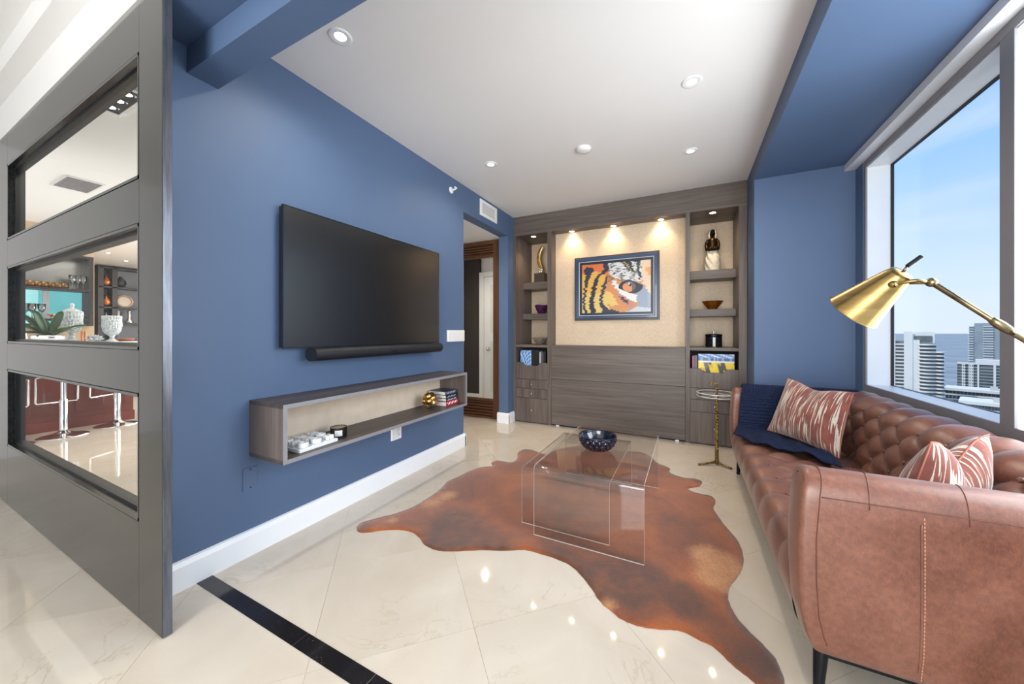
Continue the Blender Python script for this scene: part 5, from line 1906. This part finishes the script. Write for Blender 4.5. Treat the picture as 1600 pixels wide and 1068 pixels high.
def make_stool(loc, rot, label):
    t_ = thing('bar_stool', (0, 0, 0), label, 'bar stool', 'chrome bar stools at the counter')
    MB().lathe([(0.0, 0.0), (0.205, 0.0), (0.207, 0.004), (0.19, 0.012), (0.10, 0.030), (0.050, 0.052), (0.036, 0.075), (0.0, 0.075)], (0, 0, 0.001), 48).build('base', 'chrome', t_, True)
    MB().lathe([(0.034, 0.07), (0.034, 0.44), (0.030, 0.445), (0.025, 0.445), (0.025, 0.74), (0.0, 0.74)], (0, 0, 0), 24, cap=False).build('post', 'chrome', t_, 40)
    fr = [(0.02, 0.0, 0.715), (0.10, -0.155, 0.715), (0.16, -0.165, 0.70), (0.17, -0.165, 0.41), (0.17, -0.155, 0.395), (0.17, 0.155, 0.395), (0.17, 0.165, 0.41), (0.16, 0.165, 0.70), (0.10, 0.155, 0.715)]
    MB().tube(fr, 0.010, 10, True).build('footrest', 'chrome', t_, True)
    MB().box(-0.19, 0.19, -0.20, 0.20, 0.74, 0.775).build('seat', 'black_plastic', t_, bevel=0.012)
    MB().box(-0.19, -0.165, -0.19, 0.19, 0.775, 0.86).build('backrest', 'black_plastic', t_, bevel=0.01)
    t_.location = loc
    t_.rotation_euler = (0, 0, rot)
    return t_


s0 = make_stool((-6.756, 1.366, 0), PI + 0.08, 'chrome bar stool in the middle of the row at the mahogany counter')
copy_tree(s0, (-6.93, 1.858, 0), PI + 0.5, 'chrome bar stool nearest the open end of the mahogany counter')
copy_tree(s0, (-6.66, 0.94, 0), PI - 0.1, 'chrome bar stool half hidden by the sliding door stile')

# plant in a silver bowl
pc = Vector((-7.33, 1.365, CZ))
t = thing('potted_orchid', pc, 'dark green leafy plant in a silver oval bowl on the bar counter', 'plant')
MB().lathe([(0.0, 0.0), (0.08, 0.0), (0.125, 0.022), (0.148, 0.055), (0.140, 0.085), (0.118, 0.100), (0.112, 0.095), (0.128, 0.07), (0.0, 0.06)], pc, 36).build('silver_bowl', 'chrome', t, True)
MB().lathe([(0.0, 0.0), (0.115, 0.0), (0.09, 0.012), (0.0, 0.02)], pc + Vector((0, 0, 0.08)), 20).build('moss', 'green_leaf', t, True)


def leaf(par, p0, tip, width, rise):
    p0, tip = Vector(p0), Vector(tip)
    d = tip - p0
    side = d.cross(Vector((0.55, -0.1, 0.83))).normalized()
    up = side.cross(d).normalized()

    def f(u, v):
        c_ = p0.lerp(tip, v) + up * rise * math.sin(PI * v) * 0.6
        w_ = width * (math.sin(PI * min(1.0, 0.08 + v * 0.92)) ** 0.42) * (0.55 + 0.45 * v)
        return c_ + side * w_ * (u - 0.5) * 2 + up * (abs(u - 0.5) * 2) ** 2 * 0.012
    lf_ = MB().grid(f, 7, 16).build('leaf', 'green_leaf', par, True)
    md_ = lf_.modifiers.new('thickness', 'SOLIDIFY')
    md_.thickness = 0.003
    return lf_


lb = pc + Vector((0, 0, 0.09))
for (y_, z_, x_, w_, rs_) in ((1.08, 1.37, 0.05, 0.040, 0.03), (1.165, 1.47, -0.02, 0.036, 0.02), (1.245, 1.525, 0.04, 0.040, 0.015), (1.47, 1.53, 0.02, 0.042, 0.015), (1.665, 1.345, 0.05, 0.036, 0.04), (1.505, 1.30, 0.10, 0.040, 0.03), (1.40, 1.235, 0.13, 0.040, 0.03), (1.15, 1.24, 0.09, 0.030, 0.03), (1.34, 1.42, -0.10, 0.036, 0.02)):
    leaf(t, lb + Vector((0, (y_ - 1.365) * 0.15, 0)), (pc.x + x_, y_, z_), w_ * 1.3, rs_)


def cut_vessel(par, name, prof, c_, n=110, cuts=22, amp=0.10, twist=9.0, mat='crystal'):
    def f(u, v):
        k = v * (len(prof) - 1)
        i = min(int(k), len(prof) - 2)
        s_ = k - i
        r_ = prof[i][0] * (1 - s_) + prof[i + 1][0] * s_
        z_ = prof[i][1] * (1 - s_) + prof[i + 1][1] * s_
        th = 2 * PI * u
        q = abs(math.sin(cuts * th / 2 + twist * v)) * abs(math.sin(cuts * th / 2 - twist * v))
        r_ *= 1 + amp * (q - 0.5)
        return Vector(c_) + Vector((r_ * math.cos(th), r_ * math.sin(th), z_))
    return MB().grid(f, n, len(prof) * 8, True).build(name, mat, par, 60)


vc = (-7.36, 1.925, CZ)
t = thing('crystal_vase', vc, 'tall cut crystal footed vase near the open end of the bar counter', 'vase')
cut_vessel(t, 'vase_body', [(0.035, 0.085), (0.060, 0.10), (0.088, 0.15), (0.098, 0.22), (0.098, 0.30), (0.094, 0.365), (0.088, 0.365), (0.085, 0.25), (0.05, 0.12), (0.001, 0.11)], vc)
MB().lathe([(0.0, 0.0), (0.062, 0.0), (0.060, 0.008), (0.030, 0.030), (0.022, 0.060), (0.036, 0.088), (0.0, 0.09)], vc, 32).build('foot', 'crystal', t, True)
jc = (-7.50, 1.592, CZ)
t = thing('crystal_jar', jc, 'lidded cut crystal jar behind the plant on the bar counter', 'jar')
cut_vessel(t, 'jar_body', [(0.030, 0.12), (0.055, 0.14), (0.075, 0.17), (0.094, 0.22), (0.096, 0.30), (0.096, 0.40), (0.092, 0.40), (0.09, 0.25), (0.05, 0.15), (0.001, 0.14)], jc)
MB().lathe([(0.0, 0.0), (0.075, 0.0), (0.072, 0.010), (0.034, 0.040), (0.024, 0.085), (0.032, 0.125), (0.0, 0.13)], jc, 32).build('foot', 'crystal', t, True)
MB().lathe([(0.100, 0.400), (0.102, 0.408), (0.060, 0.440), (0.020, 0.458), (0.014, 0.470), (0.022, 0.490), (0.018, 0.515), (0.0, 0.535)], jc, 32).build('lid', 'crystal', t, True)
fcx = Vector((-7.38, 1.765, CZ))
t = thing('crystal_lotus', fcx, 'spiky clear crystal lotus flower between jar and vase', 'ornament')
for ring_, (n_, L_, el) in enumerate(((9, 0.10, 0.25), (8, 0.095, 0.65), (5, 0.085, 1.1))):
    for k in range(n_):
        a = 2 * PI * (k + 0.5 * ring_) / n_
        d = Vector((math.cos(a) * math.cos(el), math.sin(a) * math.cos(el), math.sin(el)))
        MB().lathe([(0.006, 0.0), (0.022, L_ * 0.45), (0.016, L_ * 0.75), (0.0, L_)], fcx + Vector((0, 0, 0.022)), 6, tuple(d)).build('petal', 'crystal', t)
cc = (-7.52, 2.10, CZ)
o = MB().lathe([(0.0, 0.0), (0.07, 0.0), (0.105, 0.030), (0.11, 0.035), (0.10, 0.034), (0.068, 0.008), (0.0, 0.006)], cc, 36).build('copper_dish', 'copper', None, True)
tag(o, 'low round copper dish at the end of the bar counter', 'dish')
for k, (y_, cm, lab) in enumerate(((1.135, 'copper', 'small jar with orange label beside the plant on the bar counter'), (1.215, 'off_white', 'small jar with white label beside the plant on the bar counter'))):
    t = thing('label_jar', (-7.62, y_, CZ), lab, 'jar')
    MB().lathe([(0.0, 0.0), (0.034, 0.0), (0.036, 0.01), (0.036, 0.08), (0.028, 0.09), (0.0, 0.09)], (-7.62, y_, CZ), 24).build('glass_body', cm, t, 40)
    MB().lathe([(0.0, 0.09), (0.032, 0.09), (0.032, 0.115), (0.0, 0.115)], (-7.62, y_, CZ), 24).build('lid', 'nickel', t, 40)
for k in range(2):
    o = MB().lathe([(0.011, 0.0), (0.011, 0.13), (0.008, 0.145), (0.0, 0.145)], (-7.60, 1.70 + 0.03 * k, CZ), 12).build('copper_tube', 'copper', None, 40)
    tag(o, ('slim copper tube standing behind the crystal jar, nearer the jar', 'slim copper tube standing behind the crystal jar, nearer the lotus')[k], 'tube', 'copper tubes on the bar')

# back-bar shelf unit in the tan wall
t = thing('back_bar_shelf', (-8.6, 1.4, 1.38), 'dark wood framed back bar shelf unit of glassware set in the tan wall', 'shelf unit')
box('frame_side', 'dark_shelf', (-8.74, -8.42, 1.955, 2.004, 1.38, 2.44), t)
box('frame_top', 'dark_shelf', (-8.74, -8.42, 0.72, 1.955, 2.40, 2.44), t)
box('frame_bottom', 'dark_shelf', (-8.74, -8.42, 0.72, 2.004, 1.355, 1.38), t)
box('shelf', 'dark_shelf', (-8.72, -8.40, 0.72, 1.955, 1.885, 1.915), t)
box('shelf', 'dark_shelf', (-8.72, -8.40, 0.72, 1.955, 1.43, 1.455), t)
box('mirror_back', 'nickel', (-8.735, -8.725, 0.72, 1.955, 1.915, 2.40), t)
box('window_pane', 'window_glass', (-8.735, -8.730, 0.72, 1.955, 1.455, 1.885), t)
for y_ in (1.17, 1.60):
    box('window_bar', 'white_metal', (-8.745, -8.725, y_ - 0.03, y_ + 0.03, 1.455, 1.885), t)
dk = thing('picture_light', (-8.5, 1.76, 2.46), 'slim dark picture light above the back bar shelf', 'light')
MB().tube([(-8.46, 1.62, 2.50), (-8.46, 1.92, 2.50)], 0.012, 10).build('light_bar', 'mahogany', dk, True)
MB().tube([(-8.60, 1.77, 2.52), (-8.53, 1.77, 2.55), (-8.46, 1.77, 2.50)], 0.006, 8).build('bracket', 'mahogany', dk, True)


def make_glass(kind):
    if kind == 'tumbler':
        o_ = MB().lathe([(0.0, 0.0), (0.030, 0.0), (0.036, 0.10), (0.034, 0.10), (0.028, 0.008), (0.0, 0.008)], (0, 0, 0), 18).build('tumbler_glass', 'stemware_glass', None, True)
    elif kind == 'amber':
        o_ = MB().lathe([(0.0, 0.0), (0.030, 0.0), (0.042, 0.035), (0.038, 0.085), (0.035, 0.085), (0.038, 0.035), (0.0, 0.008)], (0, 0, 0), 18).build('amber_tumbler', 'amber_stem_glass', None, True)
    else:
        o_ = MB().lathe([(0.0, 0.0), (0.034, 0.0), (0.032, 0.004), (0.005, 0.012), (0.005, 0.085), (0.02, 0.10), (0.036, 0.14), (0.040, 0.215), (0.038, 0.215), (0.034, 0.14), (0.0, 0.10)], (0, 0, 0), 18).build('goblet', 'stemware_glass', None, True)
    return o_


ORD = ('first', 'second', 'third', 'fourth', 'fifth', 'sixth', 'seventh', 'eighth', 'ninth', 'tenth')
rg = random.Random(21)
pr = {}
spots = []
for r_ in range(2):
    for k in range(10):
        spots.append(('amber', -8.50 - 0.11 * r_, 1.17 + k * 0.062 + 0.03 * r_, 1.915, 'short amber glass, %s from left, %s row of upper back bar shelf' % (ORD[k], ('front', 'second')[r_])))
for k in range(8):
    spots.append(('tumbler', -8.66, 1.16 + k * 0.075, 1.915, 'clear tumbler, %s from the left at the back of the upper back bar shelf' % ORD[k]))
for k in range(3):
    spots.append(('goblet', -8.47, 1.80 + k * 0.055, 1.915, 'tall clear goblet, %s of three at the right end of the upper back bar shelf' % ORD[k]))
for k in range(6):
    spots.append(('goblet', -8.50, 1.16 + k * 0.055, 1.455, 'clear goblet, %s from the left in the cluster on the lower back bar shelf' % ORD[k]))
for k in range(2):
    spots.append(('goblet', -8.46, 1.425 + k * 0.085, 1.455, 'large clear goblet standing apart on the lower back bar shelf, %s of the pair' % ('left', 'right')[k]))
for (kd, x_, y_, z_, lab) in spots:
    if kd not in pr:
        pr[kd] = make_glass(kd)
        o = pr[kd]
        o.location = (x_, y_, z_ + 0.0005)
    else:
        o = copy_tree(pr[kd], (x_, y_, z_ + 0.0005))
    for key in ('label', 'category', 'group'):
        if key in o:
            del o[key]
    tag(o, lab, 'glass', {'amber': 'amber glasses on the back bar', 'tumbler': 'clear tumblers on the back bar', 'goblet': 'clear goblets on the back bar'}[kd])
for k, (cm, nm) in enumerate((('copper', 'orange'), ('book_red', 'red'), ('book_blue', 'blue'), ('green_leaf', 'green'))):
    o = MB().lathe([(0.0, 0.06), (0.02, 0.06), (0.008, 0.075), (0.012, 0.10), (0.05, 0.125), (0.046, 0.127), (0.0, 0.105)], (-8.45, 1.60 + k * 0.095, 1.395), 20).build('coupe_dish', cm, None, True)
    tag(o, 'small %s footed dish on the lower back bar shelf' % nm, 'dish', 'coloured footed dishes')

# dark display shelving far behind the bar
t = thing('display_shelving', (-12.7, 3.3, 0), 'dark display shelving with plates and vases far behind the bar', 'shelving')
for y_ in (3.09, 3.32, 4.10, 4.9):
    box('upright', 'dark_shelf', (-12.85, -12.50, y_ - 0.045, y_ + 0.045, 0, 2.86), t)
for z_ in (0.40, 1.05, 1.45, 1.84, 2.33, 2.80):
    box('shelf', 'dark_shelf', (-12.85, -12.50, 3.06, 4.95, z_, z_ + 0.035), t)
box('back_panel', 'grey_metal', (-12.86, -12.845, 3.06, 4.95, 0, 2.86), t)
plc = (-12.66, 3.52, 2.03)
t = thing('display_plate', plc, 'round cream patterned plate standing on the far dark display shelving', 'plate')
MB().lathe([(0.0, 0.0), (0.10, 0.0), (0.155, 0.02), (0.16, 0.024), (0.10, 0.012), (0.0, 0.012)], plc, 36, (1, 0, 0.12)).build('plate_body', 'cream_paint', t, True)
MB().tube([(plc[0] + 0.026, plc[1] + 0.125 * math.cos(2 * PI * k / 30), plc[2] + 0.125 * math.sin(2 * PI * k / 30)) for k in range(30)], 0.008, 6, True).build('rim_band', 'copper', t, True)


def small_vase(loc, mat, prof, label):
    o_ = MB().lathe(prof, loc, 24).build('display_vase', mat, None, True)
    return tag(o_, label, 'vase', 'vases on the far display shelving')


VP1 = [(0.0, 0.0), (0.05, 0.0), (0.10, 0.09), (0.09, 0.17), (0.03, 0.24), (0.035, 0.27), (0.0, 0.27)]
VP2 = [(0.0, 0.0), (0.07, 0.0), (0.08, 0.02), (0.03, 0.12), (0.035, 0.28), (0.05, 0.30), (0.0, 0.30)]
small_vase((-12.60, 3.20, 2.366), 'copper', VP1, 'round copper vase on the high far display shelf')
small_vase((-12.60, 3.20, 1.876), 'copper', VP1, 'round copper vase one shelf below the other copper vase')
small_vase((-12.62, 3.45, 2.366), 'dark_shelf', VP1, 'dark round vase on the high far display shelf')
small_vase((-12.62, 3.60, 1.486), 'nickel', VP2, 'slim silver candlestick vase under the cream plate')
small_vase((-12.60, 3.20, 1.486), 'gunmetal', VP1, 'dark metal vase on the low far display shelf')
small_vase((-12.62, 3.40, 1.486), 'crystal', VP2, 'clear glass candlestick vase on the low far display shelf')

# ceiling fittings in the bar
t = thing('triple_downlight', (-3.55, 0.955, ZC), 'black rectangular recessed fitting with three round lamps in the bar ceiling', 'downlight')
box('black_tray', 'black_metal', (-3.775, -3.33, 0.885, 1.022, ZC - 0.006, ZC - 0.001), t, 0.002)
ring_m = MB()
for (a, b, c_, d) in ((-3.81, -3.295, 0.862, 0.885), (-3.81, -3.295, 1.022, 1.045), (-3.81, -3.775, 0.885, 1.022), (-3.33, -3.295, 0.885, 1.022)):
    ring_m.box(a, b, c_, d, ZC - 0.012, ZC - 0.0005)
ring_m.build('surround', 'white_gloss', t)
for k in range(3):
    x_ = -3.70 + k * 0.148
    rg_ = MB().lathe([(0.030, -0.004), (0.052, -0.006), (0.052, -0.010), (0.034, -0.012)], (x_, 0.954, ZC), 24, cap=False).build('lamp_ring', 'gunmetal', t, True)
    MB().lathe([(0.0, -0.009), (0.032, -0.009), (0.032, -0.005), (0.0, -0.005)], (x_, 0.954, ZC), 20).build('lens', 'lamp_neutral', rg_)
s = light('spot', 'SPOT', (0, 0, -0.03), (0, 0, 0), 60.0, (1.0, 0.93, 0.82), 0.1, spot_size=math.radians(150), spot_blend=0.8)
s.parent = t
t = thing('ceiling_vent', (-6.0, 1.31, ZC), 'grey rectangular vent grille in the bar ceiling', 'vent')
box('frame', 'off_white', (-6.25, -5.72, 1.17, 1.45, ZC - 0.008, ZC - 0.0005), t, 0.003)
for k in range(14):
    box('slat', 'grey_metal', (-6.22, -5.75, 1.190 + k * 0.0175, 1.203 + k * 0.0175, ZC - 0.013, ZC - 0.008), t)
for (x_, y_, lab) in ((-8.2, 1.25, 'ceiling downlight close above the back bar shelf'), (-10.6, 2.72, 'ceiling downlight beyond the tan wall, nearer the bar'), (-11.4, 3.2, 'ceiling downlight nearest the dark display shelving'), (-6.4, 2.4, 'ceiling downlight above the open end of the bar counter'), (-4.6, 2.2, 'ceiling downlight in the bar room behind the television wall')):
    o = copy_tree(dl, (x_, y_, ZC), label=lab)
    for ch in kids(o):
        if ch.type == 'LIGHT':
            ch.data = ch.data.copy()
            ch.data.energy = 40.0
o = copy_tree(dl, (-2.85, 4.75, 2.581), label='added unseen downlight in the passage ceiling behind the louvred door')  # lamp added out of view to light the room past the louvres
for ch in kids(o):
    if ch.type == 'LIGHT':
        ch.data = ch.data.copy()
        ch.data.energy = 30.0
o = copy_tree(dl, (-2.80, 3.75, 2.581), label='added unseen downlight in the passage ceiling before the louvred door')  # another unseen lamp, added to light the passage
for ch in kids(o):
    if ch.type == 'LIGHT':
        ch.data = ch.data.copy()
        ch.data.energy = 20.0

# ================================================================== THE CITY OUTSIDE
SEA = -105.0
GND = SEA + 1.6
o = MB().add([(-3000, 60, SEA), (50000, 60, SEA), (50000, 50000, SEA), (-3000, 50000, SEA)], [(0, 1, 2, 3)]).build('sea', 'sea_water', None)
tag(o, 'calm grey-blue sea stretching to the horizon', 'sea', kind='stuff')
yaw = math.radians(26.6)


def world_at(px, depth, z=0.0):
    lat = (px - 800.0) / 548.3 * depth
    return Vector((math.cos(yaw) * lat - math.sin(yaw) * depth, math.sin(yaw) * lat + math.cos(yaw) * depth, z))


def frame_at(px, depth):
    """local axes of a building that faces this flat: right, away, origin"""
    p = world_at(px, depth)
    away = Vector((p.x, p.y, 0)).normalized()
    right = Vector((away.y, -away.x, 0))
    return p, right, away


def tbox(m_, F, x0, x1, y0, y1, z0, z1):
    p, r_, a_ = F
    c_ = p + r_ * (x0 + x1) / 2 + a_ * (y0 + y1) / 2
    return m_.obox((c_.x, c_.y, (z0 + z1) / 2), r_, a_, (0, 0, 1), (x1 - x0) / 2, (y1 - y0) / 2, (z1 - z0) / 2)


# curved white balcony tower (nearest, left in the pane)
F = frame_at(1432, 300.0)
t = thing('balcony_tower', (F[0].x, F[0].y, GND), 'tall white and grey apartment tower with curved balconies, left in the window view', 'tower')
W = lambda px: (px - 1432) * 300.0 / 548.3 * 0.656
m = MB()
tbox(m, F, W(1385), W(1425), 4, 22, GND, -6)
tbox(m, F, W(1425), W(1462), 2, 22, GND, -8)
tbox(m, F, W(1462), W(1474), 6, 22, GND, -16)
m.build('core', 'tower_glass', t)
m = MB()
tbox(m, F, W(1412), W(1426), 0.5, 16, GND, 2.2)
tbox(m, F, W(1423), W(1437), 1.0, 16, GND, -5)
tbox(m, F, W(1384), W(1398), 0, 6, GND, -0.5)
tbox(m, F, W(1430), W(1460), 4, 18, -8, 1.8)
m.build('pylon', 'concrete_white', t)
m = MB()
tbox(m, F, W(1428), W(1456), 3.2, 10, -7, -1.5)
m.build('crown_glass', 'tower_glass', t)
p, r_, a_ = F


def arc_slab(m_, xa, xb, y0, bulge, z0, z1, n=12, depth=5):
    vs = []
    for z_ in (z0, z1):
        for k in range(n + 1):
            s_ = k / n
            c_ = p + r_ * (xa + (xb - xa) * s_) + a_ * (y0 - bulge * math.sin(PI * s_))
            vs.append((c_.x, c_.y, z_))
        for k in (n, 0):
            c_ = p + r_ * (xa + (xb - xa) * k / n) + a_ * (y0 + depth)
            vs.append((c_.x, c_.y, z_))
    q = n + 3
    fs = [tuple(reversed(range(q))), tuple(range(q, 2 * q))]
    for k in range(q):
        fs.append((k, (k + 1) % q, q + (k + 1) % q, q + k))
    m_.add(vs, fs)


slab = None
for k in range(34):
    z_ = -9.5 - k * 3.05
    if slab is None:
        m = MB()
        for (xa, xb, b_, dz) in ((W(1434), W(1463), 4.0, 0), (W(1384), W(1413), 0.5, 0), (W(1461), W(1476), 2.0, -6.1)):
            arc_slab(m, xa, xb, 1.0, b_, dz + 0.0, dz + 1.15)
        vs0 = m.v
        m.v = [(v_[0], v_[1], v_[2] + GND) for v_ in vs0]
        slab = m.build('balcony_row', 'concrete_white', t)
        slab.location.z = z_ - GND
    else:
        o = bpy.data.objects.new('balcony_row', slab.data)
        COL.objects.link(o)
        o.parent = t
        o.location = (0, 0, z_ - GND)
# grey-glass tower behind
F = frame_at(1538, 470.0)
t = thing('glass_tower', (F[0].x, F[0].y, GND), 'slender pale grey glass tower behind the white slab block, right in the window view', 'tower')
S = 470.0 / 548.3 * 0.60
m = MB()
tbox(m, F, -24 * S, 26 * S, 0, 25, GND, 10)
m.build('core', 'tower_glass_pale', t)
m = MB()
tbox(m, F, -16 * S, 18 * S, 3, 20, 10, 14)
m.build('crown', 'concrete_grey', t)
row = None
for k in range(34):
    z_ = 9 - k * 3.3
    for (xa, xb) in ((-26 * S, -17 * S), (-2 * S, 14 * S)):
        m = MB()
        tbox(m, F, xa, xb, -1.5, 2, z_, z_ + 0.9)
        m.build('balcony_row', 'concrete_white', t)
m = MB()
tbox(m, F, 17 * S, 26.3 * S, -0.3, 20, GND, 9.5)
m.build('shaft', 'concrete_grey', t)
# white slab block
F = frame_at(1540, 350.0)
S = 350.0 / 548.3 * 0.60
t = thing('slab_block', (F[0].x, F[0].y, GND), 'white slab apartment block with rows of dark windows in front of the glass tower', 'building')
m = MB()
tbox(m, F, -46 * S, 50 * S, 0, 18, GND, -29)
m.build('core', 'tower_glass', t)
m = MB()
tbox(m, F, -16 * S, 22 * S, -1, 14, -29, -26)
tbox(m, F, -46 * S, 50 * S, -1, 18, -31, -29)
m.build('roof_band', 'concrete_white', t)
for xa, w_ in ((-38, 6), (-27, 8), (-13, 3), (12, 4), (24, 9), (40, 8)):
    m = MB()
    tbox(m, F, xa * S, (xa + w_) * S, -1.2, 3, GND, -29)
    m.build('white_fin', 'concrete_white', t)
for k in range(20):
    m = MB()
    tbox(m, F, -46 * S, 50 * S, -0.6, 2, -34.5 - k * 3.0, -33.6 - k * 3.0)
    m.build('floor_band', 'concrete_grey', t)
    m = MB()
    for xa in (-36.5, -33.5, -25.5, -21.5, 26, 30, 42, 45.5):
        tbox(m, F, xa * S, (xa + 1.6) * S, -1.3, 2, -33.2 - k * 3.0, -31.6 - k * 3.0)
    m.build('window_row', 'tower_glass', t)
# low terraces in front
for (px_, dep, hw, zt, lab) in ((1555, 300.0, 95, -50, 'long low white terrace building behind the nearer terraces'), (1560, 245.0, 62, -49.5, 'long low white terrace building nearest the sill')):
    F = frame_at(px_, dep)
    S = dep / 548.3 * 0.60
    t = thing('terrace_building', (F[0].x, F[0].y, GND), lab, 'building', 'low terraces outside')
    m = MB()
    tbox(m, F, -hw * S, 70 * S, 0, 22, GND, zt - 1)
    m.build('core', 'tower_glass', t)
    m = MB()
    tbox(m, F, -(hw + 2) * S, 72 * S, -3, 24, zt - 1, zt + 1.2)
    m.build('roof', 'concrete_white', t)
    for k in range(6):
        m = MB()
        tbox(m, F, -(hw + 1) * S, 71 * S, -2, 4, zt - 5.2 - k * 4.4, zt - 4.0 - k * 4.4)
        m.build('balcony_row', 'concrete_white', t)
    for k in range(26):
        m = MB()
        x_ = -hw + k * (hw + 70) / 26
        tbox(m, F, x_ * S, (x_ + 0.9) * S, -1.8, 2, GND, zt - 1)
        m.build('pier', 'concrete_grey', t)
    m = MB()
    tbox(m, F, -8 * S, 4 * S, 4, 10, zt + 1.2, zt + 4)
    m.build('roof_plant', 'roof_grey', t)
o = MB().box(-60, 900, 120, 420, SEA - 2, SEA + 1.5).build('city_ground', 'city_dark', None)
tag(o, 'dark city ground and streets between the waterfront buildings', 'ground', kind='stuff')
# teal glass block seen through the back bar window
F2 = MB().box(-45, -40, 7.0, 14, -60, 30)
o = F2.build('teal_building', 'teal_glass', None)
tag(o, 'teal glass building seen through the back bar window', 'building')
